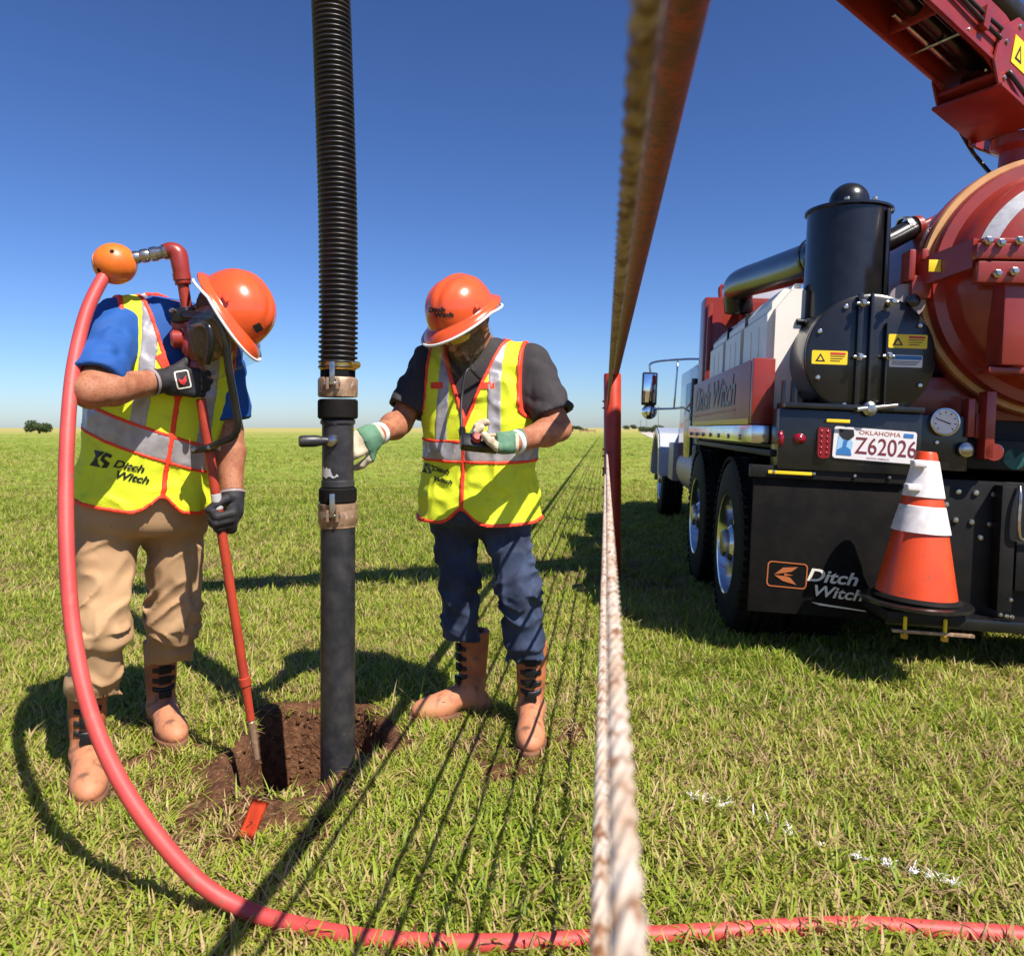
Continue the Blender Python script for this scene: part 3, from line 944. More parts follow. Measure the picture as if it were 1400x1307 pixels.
def rrect(w, h, r, n=5):
    pts = []
    for cx, cy, a0 in ((w / 2 - r, h / 2 - r, 0), (-w / 2 + r, h / 2 - r, 90), (-w / 2 + r, -h / 2 + r, 180), (w / 2 - r, -h / 2 + r, 270)):
        for k in range(n + 1):
            a = R(a0 + 90 * k / n)
            pts.append((cx + r * math.cos(a), cy + r * math.sin(a)))
    return pts
def bolt(parent, p, axis=(0, -1, 0), r=0.011, m='steel'):
    return lathe('bolt', [(0, -0.004), (r, -0.004), (r, 0.005), (r * 0.72, 0.010), (0, 0.0115)], p, axis, MT[m], parent, seg=8, angle=25)
def decal(parent, X, Y, Z, w, h, roll=0.0, M=None, kind='warning'):
    M = M if M is not None else rearM(X, Y, Z, roll)
    d = prism('decal', rrect(w, h, 0.006, 3), 0, 0.002, M, MT['yellow' if kind == 'warning' else 'plate'], parent)
    up = M @ Matrix.Translation((0, 0, 0.0032))
    def patch(x0, x1, y0, y1, m):
        me = poly_mesh([[(x0, y0), (x1, y0), (x1, y1), (x0, y1)]]); me.transform(up); link('print', me, MT[m], d)
    if kind == 'warning':
        me = poly_mesh([[(-w * 0.40, -h * 0.30), (-w * 0.12, -h * 0.30), (-w * 0.26, h * 0.30)]]); me.transform(up); link('print', me, MT['ink'], d)
        me = poly_mesh([[(-w * 0.33, -h * 0.22), (-w * 0.19, -h * 0.22), (-w * 0.26, h * 0.10)]]); me.transform(up @ Matrix.Translation((0, 0, 0.0008))); link('print', me, MT['yellow'], d)
        patch(w * 0.02, w * 0.44, h * 0.22, h * 0.38, 'ink_red')
        for k in range(3): patch(w * 0.02, w * (0.42 - 0.06 * k), h * (0.08 - 0.17 * k), h * (0.13 - 0.17 * k), 'ink')
    else:
        patch(-w * 0.48, w * 0.48, h * 0.12, h * 0.44, 'ink_blue')
        for k in range(3): patch(-w * 0.42, w * (0.42 - 0.05 * k), -h * (0.06 + 0.13 * k), -h * (0.01 + 0.13 * k), 'ink')
    return d

# ---- chassis
cx_mid = 1.2
for X in (0.78, 1.62):
    box('frame_rail', X - 0.05, X + 0.05, 0.05, 8.2, 0.72, 0.98, MT['black_flat'], truck, 0.01)
for Y in (0.2, 1.3, 2.6, 4.2, 6.0): box('crossmember', 0.83, 1.57, Y - 0.05, Y + 0.05, 0.76, 0.94, MT['black_flat'], truck, 0.01)
for Y in (0.6, 1.95, 6.25): cyl('axle', (0.15, Y, 0.5), (2.25, Y, 0.5), 0.07, 0.07, MT['black_flat'], truck)

# ---- wheels
tyre_prof = [(0.285, 0.0), (0.30, -0.004), (0.33, 0.002), (0.40, 0.004), (0.455, 0.012), (0.485, 0.03), (0.496, 0.055), (0.50, 0.075), (0.488, 0.078), (0.488, 0.088), (0.50, 0.091),
             (0.503, 0.125), (0.490, 0.128), (0.490, 0.138), (0.503, 0.141), (0.50, 0.175), (0.488, 0.178), (0.488, 0.188), (0.5, 0.191), (0.485, 0.24), (0.44, 0.262), (0.30, 0.27), (0.285, 0.262), (0.285, 0.0)]
rim_prof = [(0.290, 0.006), (0.285, 0.0), (0.276, 0.004), (0.268, 0.03), (0.262, 0.095), (0.235, 0.118), (0.17, 0.112), (0.155, 0.10), (0.15, 0.085), (0.11, 0.08), (0.105, 0.03), (0.085, 0.012), (0.0, 0.01)]
wheel_src = []
def wheel(X, Y, side=1):
    ax = (side, 0, 0)
    if not wheel_src:
        M = frame_z((0, 0, 1))
        bm = bmesh.new(); add_lathe(bm, tyre_prof, None, 56); bmesh.ops.recalc_face_normals(bm, faces=list(bm.faces))
        for k in range(56):
            a = 2 * math.pi * k / 56
            for zc in (0.032, 0.238):
                add_box(bm, -0.010, 0.010, -0.016, 0.016, -0.024, 0.024, 0.0, Matrix.Rotation(a, 4, 'Z') @ Matrix.Translation((0.487, 0, zc)) @ Matrix.Rotation(0.2, 4, 'X'))
        ty = bpy.data.meshes.new('tyre'); bm.to_mesh(ty); bm.free(); ty.materials.append(MT['rubber'])
        ty.polygons.foreach_set('use_smooth', [True] * len(ty.polygons)); ty.set_sharp_from_angle(angle=R(30))
        bm = bmesh.new(); add_lathe(bm, rim_prof, None, 48); bmesh.ops.recalc_face_normals(bm, faces=list(bm.faces))
        rm = bpy.data.meshes.new('rim'); bm.to_mesh(rm); bm.free(); rm.materials.append(MT['alu'])
        rm.polygons.foreach_set('use_smooth', [True] * len(rm.polygons)); rm.set_sharp_from_angle(angle=R(40))
        bm = bmesh.new()
        add_lathe(bm, [(0, -0.02), (0.07, -0.02), (0.078, -0.005), (0.08, 0.06), (0.0, 0.06)], None, 24)
        for k in range(10):
            a = 2 * math.pi * k / 10
            add_lathe(bm, [(0, 0), (0.016, 0), (0.016, 0.03), (0, 0.03)], Matrix.Translation((0.128 * math.cos(a), 0.128 * math.sin(a), 0.05)), 6)
        bmesh.ops.recalc_face_normals(bm, faces=list(bm.faces))
        hb = bpy.data.meshes.new('wheel'); bm.to_mesh(hb); bm.free(); hb.materials.append(MT['steel'])
        bm = bmesh.new(); add_lathe(bm, [(0, 0), (0.032, 0), (0.030, 0.004), (0, 0.004)], None, 14); bmesh.ops.recalc_face_normals(bm, faces=list(bm.faces))
        hh = bpy.data.meshes.new('hand_hole_shade'); bm.to_mesh(hh); bm.free(); hh.materials.append(MT['rubber'])  # flat dark disc stands in for the shade inside a rim opening
        wheel_src.extend([hb, ty, rm, hh])
    w = link('wheel', wheel_src[0], None, truck)
    w.matrix_local = Matrix.Translation((X, Y, 0.49 + X * math.tan(TROLL))) @ frame_z(ax) @ Matrix.Rotation(random.uniform(0, 6), 4, 'Z')
    link('tyre', wheel_src[1], None, w); link('rim', wheel_src[2], None, w)
    for k in range(10):
        a = 2 * math.pi * (k + 0.5) / 10
        h = link('hand_hole_shade', wheel_src[3], None, w)
        h.matrix_local = Matrix.Translation((0.205 * math.cos(a), 0.205 * math.sin(a), 0.111))
for Y in (0.6, 1.95):
    wheel(-0.07, Y, 1); wheel(0.22, Y, 1); wheel(2.40, Y, -1); wheel(2.11, Y, -1)
wheel(0.02, 6.25, 1); wheel(2.38, 6.25, -1)

# ---- mud flap with print
xl, zt = T(1030, 650, 0.0); xr, zb = T(1214, 848, 0.0)
box('mud_flap', xl, xr + 0.03, -0.012, 0.0, zb, zt, MT['rubber'], truck, 0.004)
box('flap_bar', xl - 0.02, xr + 0.04, -0.035, 0.02, zt - 0.005, zt + 0.055, MT['black_flat'], truck, 0.006)
for px in (1057, 1112, 1168, 1215): 
    bx_, bz_ = T(px, 657, -0.036); bolt(truck, (bx_, -0.036, zt + 0.025), r=0.010)
X, Z = T(1076, 786, -0.014)
fr_o = rrect(0.19, 0.125, 0.02); fr_i = rrect(0.178, 0.113, 0.016)
bm = bmesh.new()
a = [bm.verts.new((x, y, 0)) for x, y in fr_o]; b = [bm.verts.new((x, y, 0)) for x, y in fr_i]
for i in range(len(a)): bm.faces.new([a[i], a[(i + 1) % len(a)], b[(i + 1) % len(a)], b[i]])
bm.transform(rearM(X, -0.015, Z, -0.03)); bm_obj('emblem_frame', bm, MT['ink_orange'], truck)
me = poly_mesh([[(-0.06, 0.0), (-0.02, 0.035), (0.05, 0.042), (0.02, 0.018), (-0.005, 0.012)], [(-0.06, -0.004), (-0.005, -0.006), (0.015, -0.012), (0.045, -0.045), (-0.02, -0.03)], [(-0.015, 0.008), (0.03, 0.0), (-0.012, -0.004)]])
me.transform(rearM(X, -0.015, Z)); link('emblem', me, MT['ink_orange'], truck)
X, Z = T(1137, 793, -0.014)
flat_text('Ditch', 0.085, rearM(X, -0.015, Z + 0.012, -0.05), MT['ink_white'], truck, shear=0.25, bold=0.002, width=1.25)
X, Z = T(1150, 806, -0.014)
flat_text('Witch', 0.075, rearM(X - 0.02, -0.0155, Z - 0.02, -0.05), MT['ink_white'], truck, shear=0.25, bold=0.0015, width=1.25)
me = poly_mesh([[(-0.13, 0.012), (0.12, -0.012), (0.13, -0.018), (-0.09, -0.002)]]); X, Z = T(1147, 823, -0.014); me.transform(rearM(X, -0.015, Z - 0.02)); link('print', me, MT['ink_white'], truck)

# ---- deck and its side beam
box('deck', 0.05, 2.35, 0.12, 6.0 - 3.1, 1.05, 1.12, MT['black_flat'], truck, 0.01)
box('deck_beam', -0.05, 0.08, 0.12, 2.75, 1.07, 1.165, MT['alu'], truck, 0.012)
for k in range(7): bolt(truck, (-0.051, 0.4 + k * 0.36, 1.10), axis=(-1, 0, 0), r=0.014)
box('wheel_guard', 0.02, 0.64, 0.0, 2.65, 1.01, 1.045, MT['black_flat'], truck, 0.01)

box('gap_fill_box', 0.70, 2.30, 0.17, 2.6, 0.99, 1.36, MT['black_flat'], truck, 0.01)  # black box added to stop horizon light showing through under the tank
# ---- rear lamp panel with the licence plate
x0, z0 = T(1062, 641, -0.05); x1, z1 = T(1262, 566, -0.05)
box('lamp_panel', x0, x1, -0.05, 0.10, z0, z1, MT['black'], truck, 0.008)
box('ledge', x0 + 0.02, x1, -0.075, 0.10, z1 + 0.003, z1 + 0.03, MT['black'], truck, 0.006)
for px, py, w, h in ((1067, 600, 0.035, 0.08), (1093, 600, 0.062, 0.052)):
    X, Z = T(px, py, -0.05)
    l = lathe('marker_lamp', [(0, 0.018), (0.5, 0.012), (0.9, 0.004), (1.0, -0.002), (0, -0.002)], (0, 0, 0), (0, 0, 1), MT['lens_red'], truck, seg=20)
    l.data.transform(Matrix.Translation((X, -0.052, Z)) @ basis((1, 0, 0), (0, 0, 1), (0, -1, 0)) @ Matrix.Diagonal((w / 2, h / 2, 1, 1)))
X, Z = T(1125, 605, -0.05)
tl = prism('tail_lamp', rrect(0.062, 0.155, 0.022), 0, 0.02, rearM(X, -0.05, Z), MT['lens_red'], truck, 0.004)
for k in range(5):
    for j in (-1, 1): lathe('lens_dot', [(0, 0.004), (0.006, 0.002), (0.008, 0), (0, -0.001)], (X + j * 0.014, -0.0702, Z + (k - 2) * 0.026), (0, -1, 0), MT['lens_red'], tl, seg=8)
for (px0, px1, py, YY) in ((1130, 1162, 575, -0.08), (1050, 1110, 645, -0.04)):
    xa, za = T(px0, py, YY); xb, zb2 = T(px1, py, YY)
    box('yellow_strip', xa, xb, YY - 0.004, YY, za - 0.008, za + 0.008, MT['yellow'], truck, 0.002)
X, Z = T(1195.5, 608.5, -0.058)
PW, PH = 0.375, 0.152
lp = prism('licence_plate', rrect(PW, PH, 0.014), 0, 0.003, rearM(X, -0.055, Z, -0.035), MT['plate'], truck)
pm = rearM(X, -0.0595, Z, -0.035)
flat_text('Z62026', 0.112, pm @ Matrix.Translation((0.052, -0.012, 0)), MT['ink_maroon'], lp, bold=0.0006, width=0.80)
flat_text('OKLAHOMA', 0.028, pm @ Matrix.Translation((0.02, 0.055, 0)), MT['ink_orange'], lp, width=1.2)
flat_text('NATIVE AMERICA', 0.013, pm @ Matrix.Translation((0.02, -0.065, 0)), MT['ink_maroon'], lp)
me = poly_mesh([rrect(0.045, 0.02, 0.004)]); me.transform(pm @ Matrix.Translation((0.150, 0.055, 0))); link('print', me, MT['ink_blue'], lp)
me = poly_mesh([[(-0.172, -0.05), (-0.105, -0.05), (-0.098, 0.0), (-0.125, 0.06), (-0.165, 0.045)]]); me.transform(pm); link('print', me, MT['ink_pale'], lp)
me = poly_mesh([[(-0.17, -0.058), (-0.10, -0.058), (-0.108, -0.03), (-0.128, -0.018), (-0.122, 0.012), (-0.142, 0.012), (-0.146, -0.022), (-0.168, -0.035)]]); me.transform(pm @ Matrix.Translation((0, 0, 0.001))); link('print', me, MT['ink_blue'], lp)
me = poly_mesh([[(-0.168, 0.065), (-0.10, 0.065), (-0.095, 0.035), (-0.12, 0.012), (-0.145, 0.018), (-0.162, 0.035)]]); me.transform(pm @ Matrix.Translation((0, 0, 0.0015))); link('print', me, MT['ink'], lp)

# ---- round vessel with the flat door
DX, DZ = T(1190, 487, -0.03); DR = 0.292
lathe('separator_drum', [(0, 0.66), (DR - 0.02, 0.66), (DR, 0.63), (DR, 0.03), (DR + 0.008, 0.03), (DR + 0.008, 0.0), (DR - 0.01, 0.0), (0, 0.0)], (DX, 0.0, DZ), (0, 1, 0), MT['black'], truck, seg=56)
door = lathe('drum_door', [(0, 0.03), (DR - 0.01, 0.03), (DR + 0.006, 0.022), (DR + 0.006, 0.004), (0, 0.004)], (DX, 0.0, DZ), (0, -1, 0), MT['black'], truck, seg=56)
for a in (35, 75, 118, 155, 205, 245, 297, 330):
    bolt(door, (DX + (DR - 0.028) * math.cos(R(a)), -0.031, DZ + (DR - 0.028) * math.sin(R(a))), r=0.013)
for px, wd in ((1173, 0.022), (1189, 0.014), (1211, 0.010)):
    X, _ = T(px, 480, -0.04)
    box('strap_bar', X - wd / 2, X + wd / 2, -0.055, -0.031, DZ - DR + 0.02, DZ + DR * (1.02 if px < 1200 else 0.55), MT['black'], door, 0.004)
for px, py in ((1175, 488), (1215, 487), (1180, 415), (1220, 413)):
    X, Z = T(px, py, -0.06)
    n = lathe('hinge_nut', [(0, 0), (0.019, 0), (0.019, 0.014), (0.012, 0.02), (0.012, 0.035), (0, 0.037)], (X, -0.055, Z), (0, -1, 0), MT['steel'], door, seg=6, angle=25)
    cyl('hinge_pin', (X - 0.03, -0.06, Z), (X + 0.03, -0.06, Z), 0.008, 0.008, MT['steel'], door, seg=10)
X, Z = T(1134, 489, -0.03); decal(door, X, -0.0305, Z, 0.165, 0.066)
X, Z = T(1241, 467, -0.03); decal(door, X, -0.0305, Z, 0.175, 0.066)
X, Z = T(1238, 494, -0.03); decal(door, X, -0.0305, Z, 0.15, 0.058, kind='info')
X, Z = T(1190, 559, -0.08)
lathe('clamp_nut', [(0, 0), (0.034, 0), (0.034, 0.016), (0.02, 0.026), (0.02, 0.042), (0, 0.044)], (X, -0.06, Z), (0, -1, 0), MT['steel'], door, seg=12)
cyl('clamp_handle', (X - 0.065, -0.09, Z - 0.006), (X + 0.12, -0.09, Z + 0.022), 0.011, 0.009, MT['steel'], door, seg=10)
for px in (1072, 1085):
    X, Z = T(px, 520, 0.05); Xb, Zb = T(px, 572, 0.05)
    box('strut', X - 0.009, X + 0.009, 0.04, 0.07, Zb, Z, MT['black'], truck, 0.003)
box('drum_saddle', DX - 0.22, DX + 0.22, 0.10, 0.58, 1.11, DZ - DR + 0.05, MT['black_flat'], truck, 0.01)

# ---- upright canister with a ball on top
VY = 0.36
VX, _ = T(1155, 400, VY); VR = 0.208
zt_ = T(1155, 290, VY)[1]; zb_ = T(1155, 495, VY)[1]
can = lathe('upright_canister', [(0, zb_), (VR, zb_), (VR, zt_ - 0.62), (VR + 0.018, zt_ - 0.61), (VR + 0.018, zt_ - 0.585), (VR, zt_ - 0.575), (VR - 0.004, zt_ - 0.02), (VR + 0.01, zt_ - 0.012), (VR + 0.01, zt_), (0, zt_ + 0.01)], (VX, VY, 0), (0, 0, 1), MT['black'], truck, seg=48)
lathe('ball', [(0.085, -0.03), (0.10, -0.03), (0.104, 0.0)] + [(0.10 * math.cos(R(a)), 0.02 + 0.10 * math.sin(R(a))) for a in range(0, 85, 8)] + [(0, 0.12)], (VX, VY, zt_ + 0.03), (0, 0, 1), MT['black'], can, seg=32)
for a in (200, 250, 290, 335):
    bolt(can, (VX + (VR + 0.012) * math.cos(R(a)), VY + (VR + 0.012) * math.sin(R(a)), zt_ - 0.598), axis=(math.cos(R(a)), math.sin(R(a)), 0), r=0.012)
for dx in (-0.06, 0.075): bolt(can, (VX + dx, VY - 0.16, zt_ + 0.02), axis=(0, -0.2, 1), r=0.014)
cyl('side_latch', (VX - VR - 0.05, VY - 0.06, zt_ - 0.60), (VX - VR + 0.03, VY - 0.06, zt_ - 0.60), 0.017, 0.017, MT['black'], can, seg=12)
box('seam', VX + 0.135, VX + 0.150, VY - VR + 0.035, VY - 0.12, zt_ - 0.57, zt_ - 0.03, MT['black'], can, 0.003)

# ---- ducts
tube('duct', [(VX, VY + 0.1, zt_ - 0.17), (VX - 0.06, VY + 0.4, zt_ - 0.17), (VX - 0.13, 1.6, zt_ - 0.08), (VX - 0.20, 2.25, zt_ - 0.02), (VX - 0.19, 2.42, zt_ - 0.06), (VX - 0.17, 2.48, zt_ - 0.20)], 0.115, MT['black'], truck, seg=28)
for q in (0.60, 0.66):
    lathe('duct_clamp', [(0.114, 0), (0.121, 0), (0.121, 0.022), (0.114, 0.022)], (VX - 0.045 - (q - .6) * 0.3, q + VY - 0.36, zt_ - 0.17), (-0.3, 1, 0.0), MT['black'], truck, seg=28)
x0_, z0_ = T(1205, 330, VY); x1_, z1_ = T(1262, 312, VY + 0.1)
tube('vent_pipe', [(VX + 0.12, VY, z0_ - 0.03), (x0_ + 0.03, VY + 0.03, z0_), (x1_ - 0.05, VY + 0.1, z1_)], 0.055, MT['black'], truck, seg=20)
lathe('pipe_clamp', [(0.054, 0), (0.064, 0), (0.064, 0.03), (0.054, 0.03)], (x1_ - 0.11, VY + 0.09, z1_ - 0.01), (0.9, 0.25, 0.2), MT['steel'], truck, seg=24)
for k, dz in enumerate((0.0, -0.05)):
    tube('red_elbow', [(x1_ - 0.03, VY + 0.1, z1_ + dz), (x1_ + 0.08, VY + 0.12, z1_ + 0.05 + dz), (x1_ + 0.20, VY + 0.15, z1_ + 0.03 + dz), (x1_ + 0.32, VY + 0.18, z1_ - 0.06 + dz)], 0.022, MT['red'], truck, seg=14)
lathe('pipe_flange', [(0, 0), (0.062, 0), (0.062, 0.03), (0, 0.03)], (x1_ - 0.05, VY + 0.1, z1_), (0.9, 0.25, 0.2), MT['red'], truck, seg=24)
for k in range(3): bolt(truck, (x1_ + 0.0 + 0.03 * k, VY + 0.07, z1_ - 0.01 + 0.02 * (k % 2)), r=0.014)

# ---- white water tanks
def poly_tank(y0, y1):
    M = basis((1, 0, 0), (0, 0, 1), (0, 1, 0))
    prof = [(0.05, 1.17), (0.25, 1.17), (0.25, 1.93), (0.15, 1.93), (0.05, 1.80)]
    return prism('water_tank', prof, y0, y1, M, MT['white_poly'], truck, 0.035)
for a_, b_ in ((0.30, 1.00), (1.04, 1.66), (1.70, 2.38)):
    tk = poly_tank(a_, b_)
    for q in (0.35, 0.65):
        yy = a_ + (b_ - a_) * q
        box('rib', 0.0465, 0.056, yy - 0.025, yy + 0.025, 1.54, 1.72, MT['white_poly'], tk, 0.004)
for yy in (1.02, 1.68):
    box('tank_gap_shade', 0.065, 0.245, yy - 0.012, yy + 0.012, 1.2, 1.87, MT['black_flat'], truck, 0.003)  # black strip put in as the shade of the gap between two tanks
MT['faded_red'] = mat('faded_red_panel', (0.36, 0.13, 0.115), 0.4, col2=(0.29, 0.11, 0.10), nscale=5)
sk = box('tank_skirt', -0.04, 0.035, 0.25, 2.58, 1.168, 1.51, MT['faded_red'], truck, 0.004)
box('skirt_end', -0.038, 0.075, 0.20, 0.247, 1.168, 1.515, MT['red'], truck, 0.01)
box('skirt_foot', 0.078, 0.245, 0.20, 0.285, 1.168, 1.235, MT['red'], truck, 0.02)
box('skirt_edge', -0.043, -0.036, 0.25, 2.55, 1.168, 1.20, MT['yellow'], truck, 0.001)
SM = basis((0, -1, 0), (0, 0, 1), (-1, 0, 0), (-0.0445, 0, 0))
SMt = Matrix.Translation((0, 1.55, 1.365)) @ SM
MT['ink_steel'] = mat('blue_grey_ink', (0.20, 0.22, 0.25), 0.5)
flat_text('Ditch Witch', 0.26, SMt, MT['ink_steel'], sk, shear=0.25, bold=0.004, width=1.35)
me = poly_mesh([[(-0.95, -0.13), (0.9, -0.115), (0.9, -0.105), (-0.95, -0.115)]]); me.transform(SMt); link('print', me, MT['ink_orange'], sk)

# ---- red bulkhead and the cab in front of it
bk = box('bulkhead', 0.03, 2.35, 2.66, 2.92, 1.13, 2.27, MT['red'], truck, 0.02)
box('bulkhead_flange', 0.05, 0.09, 2.60, 2.657, 1.2, 2.2, MT['red'], truck, 0.008)
box('bulkhead_box', 0.30, 2.0, 2.50, 2.655, 1.9, 2.22, MT['red'], truck, 0.02)
tube('lift_eye', [(0.18, 2.78, 2.25), (0.17, 2.78, 2.36), (0.21, 2.78, 2.38), (0.22, 2.78, 2.25)], 0.02, MT['red'], truck, seg=10)
cab = box('cab', 0.30, 2.10, 3.0, 4.95, 0.98, 2.45, MT['white_paint'], truck, 0.12)
box('cab_side', 0.10, 0.32, 3.0, 4.9, 1.05, 1.78, MT['white_paint'], cab, 0.03)
box('door_panel', 0.085, 0.12, 3.75, 4.75, 0.80, 1.62, MT['glass_dark'], cab, 0.01)
cyl('door_handle', (0.06, 3.35, 1.50), (0.06, 3.35, 1.62), 0.03, 0.03, MT['black'], cab)
box('hood', 0.45, 1.95, 4.95, 6.9, 0.9, 1.65, MT['white_paint'], truck, 0.12)
fd = bmesh.new()
prof = [(5.55, 0.55), (5.62, 0.85), (5.85, 1.08), (6.25, 1.16), (6.65, 1.08), (6.95, 0.82), (7.05, 0.5), (6.90, 0.5), (6.80, 0.80), (6.55, 0.98), (6.25, 1.05), (5.95, 0.98), (5.75, 0.8), (5.68, 0.55)]
for s, nm in ((-0.06, 'fender'), (2.0, 'fender')):
    prism('fender', prof, s, s + 0.46, basis((0, 1, 0), (0, 0, 1), (1, 0, 0)), MT['white_paint'], truck, 0.02)
box('front_bumper', 0.0, 2.4, 6.98, 7.15, 0.4, 0.75, MT['alu'], truck, 0.03)
cyl('fuel_tank', (0.32, 3.05, 0.72), (0.32, 4.6, 0.72), 0.27, 0.27, MT['grey_panel'], truck, seg=32, bevel=0.04)
box('step_box', 0.02, 0.34, 2.75, 3.0, 0.45, 1.0, MT['black_flat'], truck, 0.015)
box('step_box', 0.03, 0.34, 4.75, 5.3, 0.55, 0.98, MT['grey_panel'], truck, 0.02)
box('side_tool_box', 0.04, 0.5, 2.70, 2.74, 0.45, 1.08, MT['black_flat'], truck, 0.01)
# door mirror
mx_, mz_ = T(888, 530, 4.6)
mi = box('mirror', mx_ - 0.085, mx_ + 0.085, 4.57, 4.66, mz_ - 0.20, mz_ + 0.17, MT['black'], truck, 0.02)
box('mirror_glass', mx_ - 0.068, mx_ + 0.068, 4.562, 4.572, mz_ - 0.17, mz_ + 0.15, MT['mirror'], mi, 0.003)
lathe('convex_mirror', [(0, 0.05), (0.06, 0.035), (0.085, 0.0), (0.085, -0.03), (0.05, -0.06), (0, -0.065)], (mx_ + 0.01, 4.6, mz_ - 0.27), (0, -1, 0), MT['mirror'], mi, seg=28)
tube('mirror_arm', [(mx_, 4.62, mz_ + 0.17), (mx_ + 0.02, 4.62, mz_ + 0.28), (mx_ + 0.35, 4.62, mz_ + 0.33), (0.34, 4.6, mz_ + 0.34)], 0.012, MT['alu'], mi, seg=10)
tube('mirror_arm', [(mx_ + 0.02, 4.62, mz_ - 0.24), (mx_ + 0.3, 4.6, mz_ - 0.22), (0.12, 4.5, mz_ - 0.2)], 0.012, MT['alu'], mi, seg=10)
tube('mirror_arm', [(mx_ + 0.30, 4.62, mz_ + 0.32), (mx_ + 0.28, 4.62, mz_ - 0.22)], 0.010, MT['alu'], mi, seg=10, n=4)

# ---- debris tank with its dished rear door
BX, BZ = T(1449, 390, 0.05); BR = 0.60
lathe('debris_tank', [(0, 2.45), (BR * 0.7, 2.40), (BR - 0.02, 2.25), (BR, 2.15), (BR, 0.10), (BR - 0.03, 0.10), (0, 0.12)], (BX, 0, BZ), (0, 1, 0), MT['red'], truck, seg=72)
lathe('tank_band', [(BR - 0.01, 0), (BR + 0.035, 0), (BR + 0.035, 0.05), (BR - 0.01, 0.05)], (BX, 0.10, BZ), (0, 1, 0), MT['red'], truck, seg=72)
lathe('tank_gasket', [(BR - 0.03, 0), (BR + 0.026, 0), (BR + 0.032, 0.02), (BR + 0.026, 0.04), (BR - 0.03, 0.04)], (BX, 0.058, BZ), (0, 1, 0), MT['gasket'], truck, seg=72)
dish = lathe('tank_door', [(BR + 0.0, -0.060), (BR + 0.002, -0.03), (BR - 0.01, 0.0), (BR - 0.06, 0.005), (BR - 0.075, 0.035)] + [((BR - 0.08) * math.cos(R(a)), 0.05 + 0.17 * math.sin(R(a))) for a in range(6, 90, 7)] + [(0, 0.222)], (BX, 0.0, BZ), (0, -1, 0), MT['red'], truck, seg=72)
# reflective arc on the dish
bm = bmesh.new(); prev = None
for k in range(31):
    a = R(95 + k * 2.9)
    ring = []
    for q in (0, 1, 2):
        ang = R(24 + 6.5 * q)
        rr_ = (BR - 0.08) * math.cos(ang); zz_ = 0.05 + 0.17 * math.sin(ang) + 0.004
        ring.append(bm.verts.new((BX + rr_ * math.cos(a), -zz_, BZ + rr_ * math.sin(a))))
    if prev:
        for j in (0, 1): bm.faces.new([prev[j], ring[j], ring[j + 1], prev[j + 1]])
    prev = ring
bm_obj('reflective_arc', bm, MT['tape'], dish, smooth=True)
# door frame: cross beam, lugs, ribs, latch plates
_, bz_ = T(1365, 347, -0.25)
xb0, _ = T(1328, 350, -0.25)
beam = box('door_beam', xb0, BX + 0.75, -0.30, -0.22, bz_ - 0.035, bz_ + 0.035, MT['red'], dish, 0.008)
box('door_beam_top', xb0 + 0.03, xb0 + 0.30, -0.285, -0.20, bz_ + 0.038, bz_ + 0.062, MT['red'], dish, 0.006)
lx0, lz0 = T(1252, 372, 0.0)
bm = bmesh.new()
add_box(bm, 0, 1, -0.02, 0.02, -0.065, 0.065, 0.0)
o = bm_obj('door_lug', bm, MT['red'], dish)
pA = Vector((lx0 + 0.02, 0.02, lz0 - 0.01)); pB = Vector((xb0 + 0.02, -0.25, bz_))
dv = pB - pA
o.data.transform(Matrix.Translation(pA) @ basis(dv, dv.normalized().cross(Vector((0, 0, 1))), Vector((0, 0, 1))))
X, Z = T(1272, 367, -0.06)
d_ = box('lug_decal', X - 0.03, X + 0.03, -0.115, -0.113, Z - 0.028, Z + 0.028, MT['yellow'], dish, 0.0005)
for px, py, py2 in ((1246, 342, 385), (1263, 341, 357)):
    X, Z = T(px, py, -0.02); _, Z2 = T(px, py2, -0.02)
    box('hinge_ear', X - 0.016, X + 0.016, -0.045, 0.06, Z2, Z, MT['red'], dish, 0.012)
X, Z = T(1252, 395, 0.0)
box('hinge_arm', X - 0.03, X + 0.06, -0.03, 0.05, Z - 0.05, Z + 0.06, MT['red'], truck, 0.01)
X, Z = T(1240, 412, 0.0)
lathe('hinge_plate', [(0, -0.02), (0.085, -0.02), (0.085, 0.02), (0, 0.02)], (X, 0.02, Z), (0, -1, 0), MT['grey_panel'], truck, seg=24)
lathe('hinge_boss', [(0, 0), (0.03, 0), (0.03, 0.03), (0.018, 0.035), (0, 0.035)], (X + 0.02, 0.0, Z), (0, -1, 0), MT['black'], truck, seg=16)
for k, (px, py) in enumerate(((1362, 375), (1350, 330), (1367, 333), (1385, 372), (1392, 330))):
    X, Z = T(px, py, -0.30)
    lathe('latch_nut', [(0, 0), (0.02, 0), (0.02, 0.015), (0.012, 0.02), (0.012, 0.03), (0, 0.032)], (X, -0.30, Z), (0, -1, 0), MT['steel'], dish, seg=6, angle=25)
X, Z = T(1365, 372, -0.28)
box('latch_plate', X - 0.09, X + 0.5, -0.295, -0.235, Z - 0.05, Z + 0.045, MT['red'], dish, 0.008)
X, Z = T(1385, 440, -0.24)
box('door_rib', X - 0.05, X + 0.06, -0.262, -0.12, BZ - 0.42, BZ + 0.02, MT['red'], dish, 0.01)
box('door_frame_rib', X - 0.085, X + 0.40, -0.23, -0.12, BZ - 0.455, BZ - 0.425, MT['red'], dish, 0.008)

